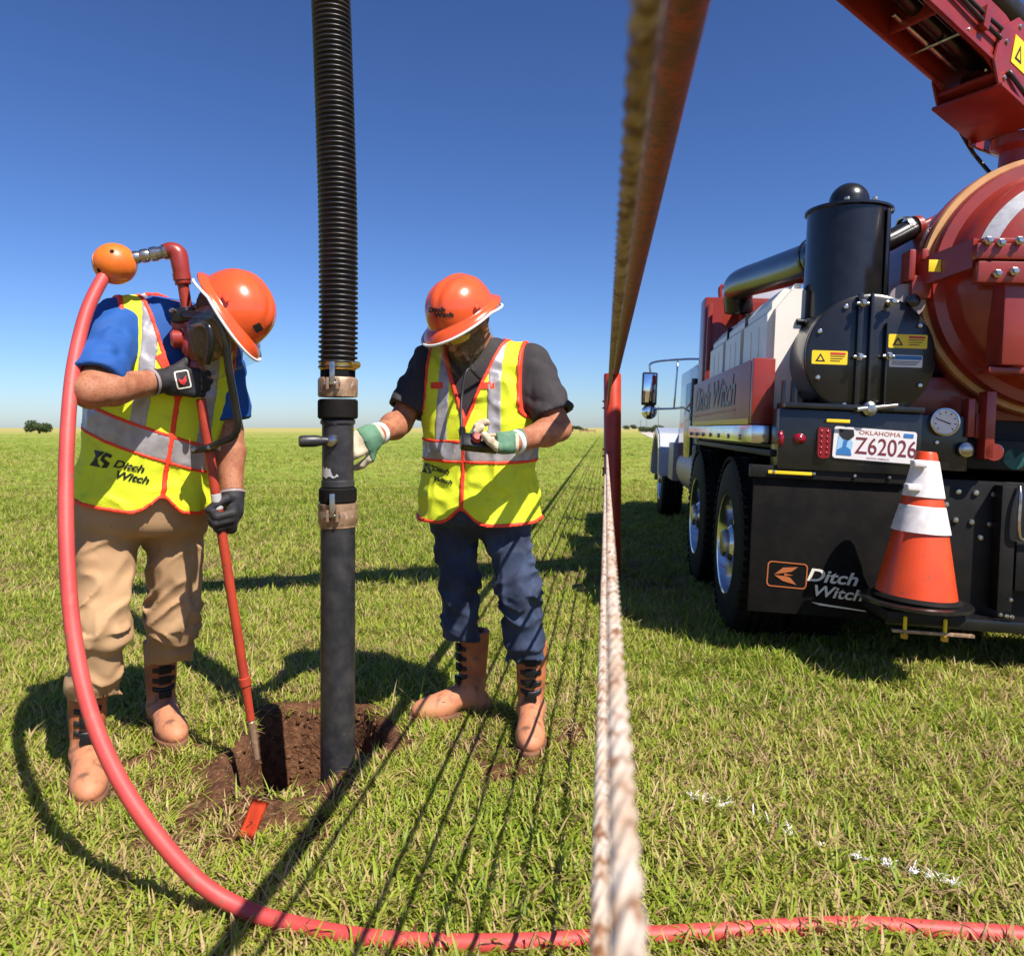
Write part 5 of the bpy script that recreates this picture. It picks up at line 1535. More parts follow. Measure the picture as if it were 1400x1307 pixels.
FIST = [(1.15, 1.5, 1.0)] * 4
def person(cfg):
    loc = cfg['base']
    e = empty('person', loc)
    tag(e, cfg['label'], 'person', None)
    lv = Vector(loc)
    T_ = Torso(cfg['pelvis'], cfg['top'], cfg['left'], wide=cfg['wide'], deep=cfg['deep'])
    SL, SR = np.array(cfg['sl']), np.array(cfg['sr'])
    EL, ER, WL, WR = [np.array(cfg[k]) for k in ('el', 'er', 'wl', 'wr')]
    HL, HR, KL, KR, AL, AR = [np.array(cfg[k]) for k in ('hl', 'hr', 'kl', 'kr', 'al', 'ar')]
    neck = T_.world(0, 0.01, 0.60 * T_.k)
    hf, hu = orth(cfg['hfront'], cfg['hup'])
    hx = np.cross(hf, hu)                       # person's right-hand side of the hat frame
    brim = np.array(cfg['brim'])
    hc = brim - hu * 0.05
    def H(x, y, z): return hc + hx * x + hf * y + hu * z
    HA = np.stack([hx, hf, hu])
    def head(p, g=0.0):
        d = ell(p, H(0, -0.012, 0.035), (0.074 + g, 0.094 + g, 0.092 + g), HA)
        d = smin(d, ell(p, H(0, 0.030, -0.050), (0.058 + g, 0.062 + g, 0.068 + g), HA), 0.035)
        d = smin(d, ell(p, H(0, 0.062, -0.088), (0.030 + g, 0.026 + g, 0.022 + g), HA), 0.03)
        return d
    def face(p):
        d = head(p)
        d = smin(d, seg(p, H(0, 0.088, -0.002), H(0, 0.110, -0.040), 0.010, 0.014), 0.014)
        d = smin(d, seg(p, H(-0.032, 0.080, 0.012), H(0.032, 0.080, 0.012), 0.012, 0.012), 0.016)
        for s in (-1, 1):
            d = smax(d, -ell(p, H(s * 0.032, 0.093, -0.006), (0.017, 0.012, 0.010), HA), 0.012)
            d = smin(d, ell(p, H(s * 0.077, -0.008, -0.018), (0.010, 0.019, 0.030), HA), 0.008)
        d = smax(d, -seg(p, H(-0.022, 0.100, -0.066), H(0.022, 0.100, -0.066), 0.004, 0.004), 0.006)
        d = smin(d, seg(p, H(-0.016, 0.093, -0.074), H(0.016, 0.093, -0.074), 0.008, 0.008), 0.008)
        return d
    def body(p):
        q = T_.loc(p)
        d = np.maximum(T_.field(q, -0.02), -0.02 - q[:, 2])
        d = smin(d, seg(p, neck - T_.u * 0.03, hc - hu * 0.03 - hf * 0.02, 0.064, 0.056), 0.03)
        d = smin(d, face(p), 0.02)
        for S, E, W in ((SL, EL, WL), (SR, ER, WR)):
            d = smin(d, seg(p, T_.world(0, 0, 0.5 * T_.k), S, 0.06, 0.06), 0.04)
            d = smin(d, seg(p, S, E, 0.056, 0.046), 0.02)
            m = E + (W - E) * 0.28
            d = smin(d, seg(p, E, m, 0.042, 0.049), 0.02)
            d = smin(d, seg(p, m, W, 0.049, 0.031), 0.02)
        for Hh, K, A in ((HL, KL, AL), (HR, KR, AR)):
            d = smin(d, seg(p, Hh, K, 0.075, 0.050), 0.03)
            d = smin(d, seg(p, K, K + (A - K) * 0.35, 0.046, 0.036), 0.03)
        return d
    allp = np.array([SL, SR, EL, ER, WL, WR, HL, HR, KL, KR, AL, AR, hc + 0.15, hc - 0.15, neck])
    body_o = home(sdf_obj('body', body, allp.min(0) - 0.11, allp.max(0) + 0.11, 0.0075, MT['skin']), e, loc)

    # hair and beard
    def hair(p):
        q = (p - hc) @ HA.T
        g = head(p, 0.007) + 0.004 * vnoise(p * 160)
        return np.maximum(g, np.minimum(np.maximum(q[:, 1] + 0.005, -0.075 - q[:, 2]), 0.03 - q[:, 2]))
    home(sdf_obj('hair', hair, hc - 0.16, hc + 0.16, 0.005, MT['hair']), e, loc)
    def beard(p):
        q = (p - hc) @ HA.T
        g = head(p, 0.007) + 0.005 * vnoise(p * 140)
        lim = q[:, 2] + 0.052 - 0.45 * np.abs(q[:, 0])
        g = np.maximum(g, np.maximum(lim, 0.0 - q[:, 1]))
        mouth = ell(p, H(0, 0.10, -0.066), (0.026, 0.03, 0.010), HA)
        return np.maximum(g, -mouth)
    home(sdf_obj('beard', beard, hc - 0.17, hc + 0.17, 0.005, MT['hair']), e, loc)
    if cfg.get('glasses'):
        for s in (-1, 1):
            def lens(p, s=s):
                g = np.abs(ell(p, H(0, -0.01, 0.0), (0.088, 0.118, 0.12), HA)) - 0.004
                q = (p - hc) @ HA.T
                k = rbox(q, (s * 0.036, 0.10, -0.006), (0.031, 0.08, 0.022), 0.012)
                return np.maximum(g, k)
            home(sdf_obj('glasses_lens', lens, hc - 0.16, hc + 0.16, 0.0045, MT['glasses']), e, loc)
            home(tube('glasses_temple', [H(s * 0.070, 0.085, 0.0), H(s * 0.080, 0.05, 0.0), H(s * 0.083, -0.01, -0.002)], 0.003, MT['ink'], seg=8), e, loc)

    # shirt
    sl_f = cfg.get('sleeve', 0.72)
    sh_w = cfg['shirt']
    CL, CR = SL + (EL - SL) * sl_f, SR + (ER - SR) * sl_f
    def torso_core(p, g):
        q = T_.loc(p)
        d = T_.field(q, g)
        for S in (SL, SR):
            d = smin(d, seg(p, T_.world(0, 0, 0.545 * T_.k), S, 0.062 + g, 0.060 + g), 0.05)
        return d, q
    def shirt(p):
        d, q = torso_core(p, 0.004)
        for S, E, C in ((SL, EL, CL), (SR, ER, CR)):
            ax = nrm(E - S)
            a = seg(p, S, C + ax * 0.06, 0.074, 0.082)
            a = a + 0.006 * folds(p, (13, 13, 16), sharp=1.6, seed=2.0) + 0.003 * folds(p, (30, 30, 12), seed=5.0)
            t = (p - C.astype(np.float32)) @ ax.astype(np.float32)
            a = np.maximum(a, t)
            a = np.maximum(a, -np.maximum(seg(p, S, E, 0.054, 0.060), -(t + 0.05)))
            d = smin(d, a, 0.035)
        d = np.maximum(d, 0.015 - q[:, 2])
        col = seg(p, neck - T_.u * 0.05, neck + T_.u * 0.035 + T_.f * 0.01, 0.088, 0.076)
        col = np.maximum(col, -seg(p, neck - T_.u * 0.02, neck + T_.u * 0.15 + T_.f * 0.02, 0.070, 0.064))
        vcut = np.minimum(q[:, 1] - 0.0, (q[:, 2] - 0.56 * T_.k) * 0.8 - np.abs(q[:, 0]))
        d = smin(d, np.maximum(col, vcut), 0.01)
        return d
    sp_ = np.array([SL, SR, CL, CR, T_.world(0, 0, -0.12), neck + T_.u * 0.1])
    home(sdf_obj('shirt', shirt, sp_.min(0) - 0.20, sp_.max(0) + 0.17, 0.0065, MT[sh_w]), e, loc)

    # vest
    hem, band0, band1, zv = cfg['hem'], cfg['band'][0], cfg['band'][1], cfg['vneck']
    zc = cfg.get('zipx', 0.0)
    sd = cfg['seed']
    slq, srq = T_.loc(SL[None].astype(np.float32))[0], T_.loc(SR[None].astype(np.float32))[0]
    def vest_raw(p):
        d, q = torso_core(p, 0.020)
        fl = np.clip((0.18 * T_.k - q[:, 2]) / 0.25, 0, 1)
        d = d - 0.020 * fl
        n = folds(p, (8, 8, 6), sharp=1.5, seed=sd) * 0.006 + folds(p, (19, 19, 15), sharp=1.5, seed=sd + 4) * 0.0028
        n = n + folds(np.stack([q[:, 0], q[:, 1], q[:, 2]], 1), (14, 14, 2.5), seed=sd + 9) * 0.005 * fl
        return d - n, q
    def edges(q):
        hz = hem * T_.k + 0.055 * np.exp(-((q[:, 0] - zc) / 0.045) ** 2) * (q[:, 1] > 0)
        e1 = q[:, 2] - hz
        zs = (slq[2] + srq[2]) / 2 - 0.165
        xa = 0.192 * T_.wide + 0.10 * np.clip(zs + 0.12 - q[:, 2], 0, 1) ** 1.3
        ar = np.hypot(np.maximum(xa - np.abs(q[:, 0]), 0), np.maximum(zs - q[:, 2], 0)) - 0.03
        vn = np.where(q[:, 1] > -0.02, np.abs(q[:, 0] - zc * 0.5) * 0.93 - (q[:, 2] - zv * T_.k) * 0.36, 1.0)
        nk = np.hypot(q[:, 0], q[:, 1]) - 0.088
        vn = np.where(q[:, 2] > zv * T_.k - 0.05, np.minimum(vn, np.where(q[:, 2] > 0.5 * T_.k, nk, 1)), 1.0)
        zl = np.where((q[:, 1] > 0) & (q[:, 2] < zv * T_.k + 0.05), np.abs(q[:, 0] - zc) , 1.0)
        return e1, ar, vn, zl
    def vest(p):
        d, q = vest_raw(p)
        e1, ar, vn, zl = edges(q)
        d = np.maximum(d, -e1)
        d = np.maximum(d, -ar)
        d = np.maximum(d, -vn)
        d = np.maximum(d, 0.0022 - zl)
        return d
    vp = np.array([SL, SR, T_.world(0, 0, hem * T_.k - 0.02), T_.world(0, 0, 0.66 * T_.k)])
    vlo, vhi = vp.min(0) - 0.24, vp.max(0) + 0.24
    vhi[2] = vp[:, 2].max() + 0.06; vlo[2] = vp[:, 2].min() - 0.05
    vo = home(sdf_obj('vest', vest, vlo, vhi, 0.0058, MT['hivis']), e, loc)
    tilt = cfg.get('band_tilt', 0.0)
    def region(fn, g):
        def h(p):
            d, q = vest_raw(p)
            e1, ar, vn, zl = edges(q)
            d = np.maximum(np.maximum(d - g, -ar - g), np.maximum(-vn - g, -e1 - g))
            return np.maximum(d, fn(q, e1, ar, vn, zl))
        return h
    zb = lambda q: q[:, 2] + tilt * q[:, 0]
    def band(q, e1, ar, vn, zl): return np.abs(zb(q) - (band0 + band1) / 2 * T_.k) - (band1 - band0) / 2 * T_.k
    def child(nm, fn, g, m, res):
        o = sdf_obj(nm, region(fn, g), vlo, vhi, res, MT[m], vo)
        return o
    child('reflective_band', band, 0.0022, 'reflective', 0.0058)
    for s in (-1, 1):
        def strip(q, e1, ar, vn, zl, s=s):
            cx_ = s * (0.100 + 0.10 * (0.32 - q[:, 2] / T_.k).clip(-0.2, 0.4) * 0.2)
            return np.maximum(np.abs(q[:, 0] - cx_) - 0.024, band1 * T_.k - zb(q))
        child('reflective_strip', strip, 0.0022, 'reflective', 0.0058)
    def pip(q, e1, ar, vn, zl):
        d = np.minimum(np.abs(e1 - 0.004) - 0.0065, np.abs(ar - 0.004) - 0.0065)
        d = np.minimum(d, np.abs(vn - 0.004) - 0.0065)
        d = np.minimum(d, zl - 0.0085)
        zz = zb(q)
        for b in (band0, band1): d = np.minimum(d, np.abs(zz - b * T_.k) - 0.006)
        return d
    child('piping', pip, 0.0040, 'piping', 0.0050)

    # trousers
    up_ = cfg['cuff']
    def leg(p, Hh, K, A, c, sdx):
        rr = cfg['leg_r']
        d = seg(p, Hh, K, rr[0], rr[1])
        d = smin(d, seg(p, K, A, rr[1], rr[2]), 0.04)
        ax = nrm(A - K)
        t = (p - K.astype(np.float32)) @ ax.astype(np.float32)
        kn = np.exp(-(t / 0.13) ** 2); an = np.clip((t - 0.10) / 0.16, 0, 1)
        ps = np.stack([p[:, 0], p[:, 1], p[:, 2] + 0.55 * p[:, 0] * np.sign(t)], 1)
        f1 = folds(ps, (9, 9, 17), sharp=1.7, seed=sdx); f2 = folds(p, (6, 6, 24), sharp=1.5, seed=sdx + 5); f3 = folds(p, (20, 20, 5), sharp=1.4, seed=sdx + 8)
        d = d - (0.0085 * f1 * (0.5 + 0.9 * kn) + 0.015 * f2 * an * cfg['bunch'] + 0.004 * f3) - 0.006 * an * cfg['bunch']
        z = p[:, 2] - c + 0.010 * f1
        return np.maximum(d, -z), z
    def pants(p):
        q = T_.loc(p)
        d = T_.field(q, 0.006)
        d = smax(np.maximum(d, q[:, 2] - 0.14), -0.03 - q[:, 2], 0.07)
        d = smin(d, ell(p, (HL + HR) / 2 + V(0, 0, 0.03), (0.13, 0.12, 0.07)), 0.02)
        d1, z1 = leg(p, HL, KL, AL, up_[0], sd + 1)
        d2, z2 = leg(p, HR, KR, AR, up_[1], sd + 3)
        d = smin(d, smin(d1, d2, 0.012), 0.045)
        for A, K, z in ((AL, KL, z1), (AR, KR, z2)):
            ins = np.maximum(seg(p, K, A, 0.055, cfg['leg_r'][2] - 0.008), z - 0.03)
            d = np.maximum(d, -ins)
        return d
    pp = np.array([HL, HR, KL, KR, AL, AR])
    plo, phi = pp.min(0) - 0.16, pp.max(0) + 0.16
    plo[2] = min(up_) - 0.03
    home(sdf_obj('trousers', pants, plo, phi, 0.0062, MT[cfg['trouser']]), e, loc)
    box_ = T_.world(0, 0.0, 0)

    # boots, gloves
    for heel, fw in cfg['boots']: place_boot(e, loc, heel, fw)
    for hn in cfg['hands']:
        W = np.array(hn['w'])
        fn, lo, hi, thv = hand_field(W, hn['f'], hn['n'], hn['right'], hn['bends'], hn.get('thumb', 0.4), hn.get('scale', 1.06), 0.0015)
        ff = nrm(hn['f'])
        def glove(p, fn=fn, W=W, ff=ff):
            return np.maximum(fn(p) - 0.001 * folds(p, (40, 40, 40)), -((p - W.astype(np.float32)) @ ff.astype(np.float32) + 0.02))
        g = home(sdf_obj('glove', glove, lo, hi, 0.0042, MT[hn['mat']]), e, loc)
        E = np.array(hn['e']); ax = nrm(E - W)
        c0 = W + ff * (0.034 if hn['cuff'] == 'glove_green' else 0.012); c1 = W + ax * 0.045
        cf = tube('cuff', [c0, (c0 + c1) / 2, c1], [0.036, 0.038, 0.042], MT[hn['cuff']], g, seg=20, n=6)
        if hn['cuff'] == 'glove_green':
            tube('cuff_stripe', [W + ax * 0.016, W + ax * 0.022, W + ax * 0.028], 0.0412, MT['white'], g, seg=20, n=3)
            kc = W + ff * 0.075
        else:
            tube('cuff_edge', [c1 - ax * 0.004, c1, c1 + ax * 0.004], 0.0428, MT['grey_panel'], g, seg=20, n=3)
        if hn['cuff'] == 'glove_green':
            def back(p, fn=fn, W=W, ff=ff):
                t = (p - W.astype(np.float32)) @ ff.astype(np.float32)
                return np.maximum(fn(p) - 0.0022, np.maximum(t - 0.055, -t - 0.01))
            sdf_obj('glove_back', back, lo, hi, 0.0045, MT['glove_green'], g)
        hn['obj'] = g
    # hard hat
    hm = basis(hx, hf, hu, brim)
    hat = link('hard_hat', HELM[0], None, e); hat.matrix_local = Matrix.Translation(-lv) @ hm @ Matrix.Scale(cfg.get('hat', 1.0), 4)
    for m_, nm in ((HELM[1], 'shield_band'), (HELM[2], 'face_shield'), (HELM[3], 'shield_edge')): link(nm, m_, None, hat)
    for s in (-1, 1):
        o = link('accessory_slot', HELM[4], None, hat); o.location = (s * 0.121, 0.02, 0.022)
    return e, vo, hat, hm, T_

# ---- man in khaki trousers, bent over the lance
LT = P(247, 368, 2.27); LB = P(352, 1042, 2.45)
def lance_at(py):
    lo, hi = 0.0, 1.0
    for _ in range(40):
        m = (lo + hi) / 2; q = LT + (LB - LT) * m
        if HOR - (q[2] - CAM_H) / q[1] * FPX < py: lo = m
        else: hi = m
    return LT + (LB - LT) * lo
G1 = lance_at(524); G2 = lance_at(712)
ld = nrm(LB - LT)
f1 = nrm((0.97, 0.18, -0.10)); n1 = nrm((-0.12, 0.98, 0.05))
w1 = G1 - f1 * 0.088 - n1 * 0.036
f2 = nrm((0.28, -0.80, -0.42)); n2 = nrm((-0.92, -0.35, 0.0)); n2 = nrm(n2 - f2 * (n2 @ f2))
w2 = G2 - f2 * 0.088 - n2 * 0.036
A_SR, A_SL = P(163, 440, 2.32), P(297, 466, 2.52)
A_ER = P(124, 536, 2.06); A_EL = P(313, 590, 2.52)
A_cfg = dict(base=(-1.24, 2.5, 0), label='man in blue shirt and khaki trousers bending over a red lance',
    pelvis=P(195, 708, 2.50), top=P(240, 430, 2.42), left=A_SL - A_SR, wide=1.09, deep=1.14,
    sl=A_SL, sr=A_SR, el=A_EL, er=A_ER, wl=w2, wr=w1,
    hl=P(238, 720, 2.56), hr=P(148, 720, 2.44), kl=P(238, 840, 2.60), kr=P(139, 852, 2.36), al=P(228, 955, 2.78), ar=P(120, 1005, 2.42),
    brim=P(320, 424, 2.31), hup=(0.80, 0.03, 0.56), hfront=(0.45, -0.20, -0.85),
    hat=0.94, shirt='blue_shirt', trouser='khaki', sleeve=0.88, hem=0.065, band=(0.215, 0.290), vneck=0.40, zipx=0.0, seed=1.0, band_tilt=0.24,
    leg_r=(0.098, 0.080, 0.072), cuff=(0.30, 0.27), bunch=0.8,
    boots=[((P(127, 1040, 2.43)[0], 2.40, 0.0), (0.60, -1)), ((P(222, 985, 2.80)[0], 2.80, 0.0), (0.80, -1))],
    hands=[dict(w=w1, e=A_ER, f=f1, n=n1, right=True, bends=FIST, mat='glove', cuff='glove', thumb=0.7),
           dict(w=w2, e=A_EL, f=f2, n=n2, right=False, bends=FIST, mat='glove', cuff='glove', thumb=0.7)])
pa, pav, pah, pahm, paT = person(A_cfg)

# ---- man in jeans with the remote
B_SR, B_SL = P(590, 496, 2.84), P(726, 497, 2.74)
B_ER = P(547, 578, 2.76); B_EL = P(764, 586, 2.66)
w3 = P(514, 595, 2.56); w4 = P(700, 606, 2.47)
B_cfg = dict(base=(-0.10, 2.78, 0), label='man in charcoal shirt and dark jeans holding a remote beside the black pipe',
    pelvis=P(655, 706, 2.82), top=P(657, 478, 2.78), left=B_SL - B_SR, wide=1.10, deep=1.08,
    sl=B_SL, sr=B_SR, el=B_EL, er=B_ER, wl=w4, wr=w3,
    hl=P(690, 718, 2.79), hr=P(622, 718, 2.86), kl=P(709, 808, 2.73), kr=P(627, 800, 2.87), al=P(727, 955, 2.76), ar=P(632, 940, 2.93),
    brim=P(630, 427, 2.66), hup=(-0.38, -0.42, 0.82), hfront=(-0.60, -0.62, -0.50), glasses=True,
    shirt='grey_shirt', trouser='denim', sleeve=0.80, hem=0.0, band=(0.220, 0.290), vneck=0.36, zipx=-0.012, seed=6.0,
    leg_r=(0.090, 0.074, 0.064), cuff=(0.285, 0.31), bunch=0.35,
    boots=[((P(726, 985, 2.78)[0], 2.77, 0.0), (-0.05, -1)), ((P(640, 960, 2.94)[0], 2.94, 0.0), (-0.9, -0.32))],
    hands=[dict(w=w3, e=B_ER, f=(-0.80, -0.42, -0.42), n=(-0.35, 0.85, -0.25), right=True, bends=[(0.35, 0.5, 0.3), (0.45, 0.6, 0.4), (0.55, 0.7, 0.4), (0.6, 0.8, 0.5)], mat='glove_cream', cuff='glove_green', thumb=0.2),
           dict(w=w4, e=B_EL, f=(-0.96, -0.12, 0.02), n=(0.0, -0.45, 0.88), right=False, bends=[(0.7, 1.0, 0.7), (0.8, 1.1, 0.7), (0.85, 1.1, 0.8), (0.9, 1.1, 0.8)], mat='glove_cream', cuff='glove_green', thumb=0.3)])
pb, pbv, pbh, pbhm, pbT = person(B_cfg)

# ---- print on vests, hats and glove
def cam_frame(px, py, d, rot):
    """a frame that faces the camera side of a garment, x along the image row"""
    o = P(px, py, d)
    z = nrm(V(0, 0, CAM_H) - o); x = nrm(np.cross(V(0, 0, 1), z)); y = np.cross(z, x)
    return basis(x, y, z, o) @ Matrix.Rotation(R(rot), 4, 'Z')
LOGO = [[(-0.022, 0.022), (0.006, 0.022), (0.0, 0.012), (-0.008, 0.002), (-0.004, -0.012), (0.006, -0.022), (-0.022, -0.022), (-0.016, -0.008), (-0.014, 0.008)],
        [(0.009, 0.022), (0.026, 0.018), (0.024, 0.008), (0.012, 0.012), (0.008, 0.004), (0.026, -0.006), (0.022, -0.020), (0.008, -0.023), (0.012, -0.010), (0.000, -0.002), (0.002, 0.010)]]
for vo, logo_at, t1, t2, d, rot, s in ((pav, (137, 628), (176, 638), (180, 653), 2.2, -14, 0.033), (pbv, (584, 640), (602, 643), (605, 657), 2.6, -14, 0.024)):
    drape(poly_mesh([[(x * s / 0.03, y * s / 0.03) for x, y in q] for q in LOGO], 1), vo, cam_frame(*logo_at, d, rot), MT['ink'], vo, 'emblem', cuts=1)
    drape(text_mesh('Ditch', s * 0.98, shear=0.25, bold=0.0009, width=1.2), vo, cam_frame(*t1, d, rot), MT['ink'], vo, 'lettering', cuts=1)
    drape(text_mesh('Witch', s * 0.98, shear=0.25, bold=0.0009, width=1.2), vo, cam_frame(*t2, d, rot), MT['ink'], vo, 'lettering', cuts=1)
for px, w in ((597, 0.045), (665, 0.058)):
    drape(poly_mesh([rrect(w, 0.024, 0.003)], 3), pbv, cam_frame(px, 527, 2.5, 2), MT['piping'], pbv, 'chest_tag')
drape(poly_mesh([rrect(0.03, 0.065, 0.003)], 3), pav, cam_frame(226, 497, 2.0, 30), MT['piping'], pav, 'chest_tag')
def hat_print(hat, hm, px, py, d, rot, body, size):
    M = hm.inverted() @ cam_frame(px, py, d, rot)
    me = text_mesh(body, size, bold=0.0012, width=1.2)
    drape(me, hat, M, MT['ink'], hat, 'lettering', off=0.0018, cuts=1)
hat_print(pbh, pbhm, 597, 424, 2.4, 4, 'Ditch', 0.022)
hat_print(pbh, pbhm, 607, 431, 2.4, 4, 'Witch', 0.022)
M = pahm.inverted() @ cam_frame(355, 450, 2.1, 30)
drape(poly_mesh([rrect(0.026, 0.026, 0.002)], 2), pah, M, MT['ink'], pah, 'emblem', off=0.0018)
gl = A_cfg['hands'][0]['obj']
fm = cam_frame(250, 519, 2.0, 12)
def ring_mesh(w, h, r, t):
    a = rrect(w, h, r); b = rrect(w - 2 * t, h - 2 * t, r * 0.7)
    return poly_mesh([[a[i], a[(i + 1) % len(a)], b[(i + 1) % len(a)], b[i]] for i in range(len(a))], 1)
drape(ring_mesh(0.042, 0.056, 0.007, 0.004), gl, fm, MT['ink_white'], gl, 'emblem_frame', off=0.0025)
drape(poly_mesh([[(-0.012, 0.004), (-0.002, -0.002), (0.012, 0.012), (0.010, -0.006), (0.0, -0.018), (-0.010, -0.010)]], 2), gl, fm, MT['ink_red'], gl, 'emblem', off=0.0025)

# ================================================================== remote control held by the man in jeans
rl = P(655, 606, 2.42)
rc = empty('remote_control', rl)
tag(rc, 'small black remote control with a red button on a neck cord', 'remote control')
RM = basis(*[nrm(v) for v in ((1, 0.15, -0.12), (-0.05, 0.55, 0.83), (0.19, -0.82, 0.55))])
body_ = box('housing', -0.062, 0.062, -0.026, 0.026, -0.022, 0.020, MT['black'], rc, 0.010, RM)
lathe('red_button', [(0, 0.016), (0.012, 0.014), (0.016, 0.006), (0.016, -0.006), (0, -0.006)], (RM @ Vector((-0.012, 0.0, 0.028)))[:], RM.to_3x3() @ Vector((0, 0, 1)), MT['hose_red'], rc, seg=20)
for k in range(2): lathe('toggle', [(0, 0.016), (0.006, 0.014), (0.007, 0.0), (0.011, -0.002), (0, -0.003)], (RM @ Vector((0.018 + 0.022 * k, 0.004, 0.023)))[:], RM.to_3x3() @ Vector((0, 0, 1)), MT['brass'], rc, seg=12)
home(tube('cord', [pbT.world(0.075, 0.02, 0.61), pbT.world(0.055, 0.115, 0.52), P(640, 505, 2.60), P(631, 545, 2.575), P(631, 585, 2.53), P(634, 597, 2.46)], 0.0055, MT['ink'], seg=8), rc, rl)
home(lathe('cord_clip', [(0, 0), (0.010, 0.002), (0.012, 0.02), (0.010, 0.04), (0, 0.042)], P(632, 600, 2.47), (0, 0, 1), MT['black'], seg=12), rc, rl)
home(lathe('clip_ring', [(0.010, 0), (0.014, 0), (0.014, 0.008), (0.010, 0.008)], P(632, 590, 2.515), (0, 0, 1), MT['piping'], seg=12), rc, rl)
# ================================================================== suction hose and pipe in the hole
HP = V(-0.588, 2.47, 0)
hose = empty('suction_hose', tuple(HP))
tag(hose, 'black ribbed suction hose hanging down to a smooth black pipe in the hole', 'hose')
def zpx(py): return CAM_H - (py - HOR) / FPX * HP[1]
def ring(name, y0, y1, r, m, inset=0.0, parent=None, seg=36):
    z0, z1 = zpx(y1), zpx(y0)
    b = min(0.006, (z1 - z0) * 0.25)
    return lathe(name, [(r * 0.6, z0), (r - b, z0), (r, z0 + b), (r, z1 - b), (r - b, z1), (r * 0.6, z1)], (0, 0, 0), (0, 0, 1), MT[m], parent or hose, seg=seg)
lathe('pipe', [(0.050, -0.22), (0.0575, -0.22), (0.0575, zpx(712)), (0.050, zpx(712))], (0, 0, 0), (0, 0, 1), MT['pipe_black'], hose, seg=40)
ring('pipe_collar', 712, 722, 0.0605, 'coupling')
c1 = lathe('coupling', [(0.055, zpx(718)), (0.060, zpx(718)), (0.066, zpx(712)), (0.066, zpx(698)), (0.0645, zpx(696)), (0.066, zpx(694)), (0.066, zpx(688)), (0.055, zpx(687))], (0, 0, 0), (0, 0, 1), MT['coupling'], hose, seg=40)
ring('rubber_collar', 666, 687, 0.063, 'rubber')
ring('valve_body', 575, 668, 0.0525, 'pipe_black')
ring('valve_lip', 655, 667, 0.0555, 'pipe_black')
ring('upper_collar', 546, 573, 0.0665, 'rubber')
ring('upper_lip', 573, 581, 0.058, 'pipe_black')
lathe('coupling', [(0.055, zpx(543)), (0.064, zpx(543)), (0.066, zpx(540)), (0.066, zpx(520)), (0.062, zpx(517)), (0.055, zpx(516))], (0, 0, 0), (0, 0, 1), MT['coupling'], hose, seg=40)
ring('hose_tail', 505, 518, 0.058, 'rubber')
cl = ring('hose_clamp', 494, 507, 0.0625, 'brass')
cyl('clamp_screw', (0.052, -0.045, zpx(500)), (0.075, -0.015, zpx(500)), 0.012, 0.012, MT['brass'], cl, seg=12)
for (ya, yb) in ((497, 528), (672, 704)):
    cam_ = box('cam_lever', -0.009, 0.009, -0.082, -0.066, zpx(yb), zpx(ya), MT['steel'], hose, 0.004)
    for s in (-1, 1): box('lever_ear', s * 0.016 - 0.005, s * 0.016 + 0.005, -0.080, -0.058, zpx(yb + 6), zpx(yb - 10), MT['coupling'], cam_, 0.003)
    lathe('lever_pin', [(0, 0), (0.007, 0), (0.007, 0.05), (0, 0.05)], (-0.025, -0.073, zpx(yb - 2)), (1, 0, 0), MT['steel'], cam_, seg=10)
hd = lathe('valve_handle', [(0, 0), (0.012, 0), (0.013, 0.02), (0.016, 0.04), (0.0195, 0.055), (0.0195, 0.10), (0.016, 0.108), (0, 0.11)], (-0.005, -0.05, zpx(602)), (-0.90, -0.40, -0.02), MT['pipe_black'], hose, seg=24)
lathe('handle_boss', [(0, 0), (0.02, 0), (0.02, 0.018), (0.012, 0.022), (0, 0.022)], (-0.004, -0.048, zpx(602)), (-0.3, -1, 0), MT['steel'], hd, seg=16)
# worn paint plate on the valve
def patch(poly, m, r=0.0535):
    bm = bmesh.new()
    def cp(a, y): return (r * math.sin(a), -r * math.cos(a), zpx(y))
    vs = [bm.verts.new(cp(R(a), y)) for a, y in poly]
    bm.faces.new(vs); bmesh.ops.triangulate(bm, faces=list(bm.faces))
    return bm_obj('bare_metal_plate', bm, MT[m], hose)
bm = bmesh.new()
cols = []
for k in range(11):
    a = -62 + k * 8
    top = 633 + 9 * abs(math.sin(k * 1.7)) + (10 if k > 6 else 0); bot = 654 - 4 * abs(math.sin(k * 2.3))
    cols.append([bm.verts.new((0.0545 * math.sin(R(a)), -0.0545 * math.cos(R(a)), zpx(y))) for y in (top, bot)])
for a, b in zip(cols[:-1], cols[1:]): bm.faces.new([a[0], a[1], b[1], b[0]])
bm_obj('bare_metal_plate', bm, MT['tape'], hose, smooth=True)
# ribbed hose up to the boom tip
tipw = V(-0.62, 2.42, 4.36)
pth = [V(0, 0, zpx(506)), V(0.002, 0, zpx(430)), V(0.0, 0.0, zpx(300)), V(-0.008, 0, zpx(180)), V(-0.018, 0, zpx(60)), V(-0.026, -0.01, zpx(-60)), V(-0.03, -0.03, 3.3), V(-0.032, -0.05, tipw[2] - 0.2), V(-0.02, -0.05, tipw[2] + 0.05), tipw + V(0.10, 0.03, 0.20) - HP]
sp = np.array(spline(pth, 40))
s = np.concatenate([[0], np.cumsum(np.linalg.norm(np.diff(sp, axis=0), axis=1))])
rib = 0.0168
us = np.arange(0, s[-1], rib / 8)
path = np.stack([np.interp(us, s, sp[:, k]) for k in range(3)], 1)
ph = (us / rib) % 1.0
rad = 0.0560 + 0.0092 * np.clip(np.cos((ph - 0.5) * 2 * math.pi) * 1.1 + 0.25, 0, 1) ** 0.7
link('ribbed_hose', sweep_mesh('ribbed_hose', path, rad, 30), MT['hose_black'], hose)

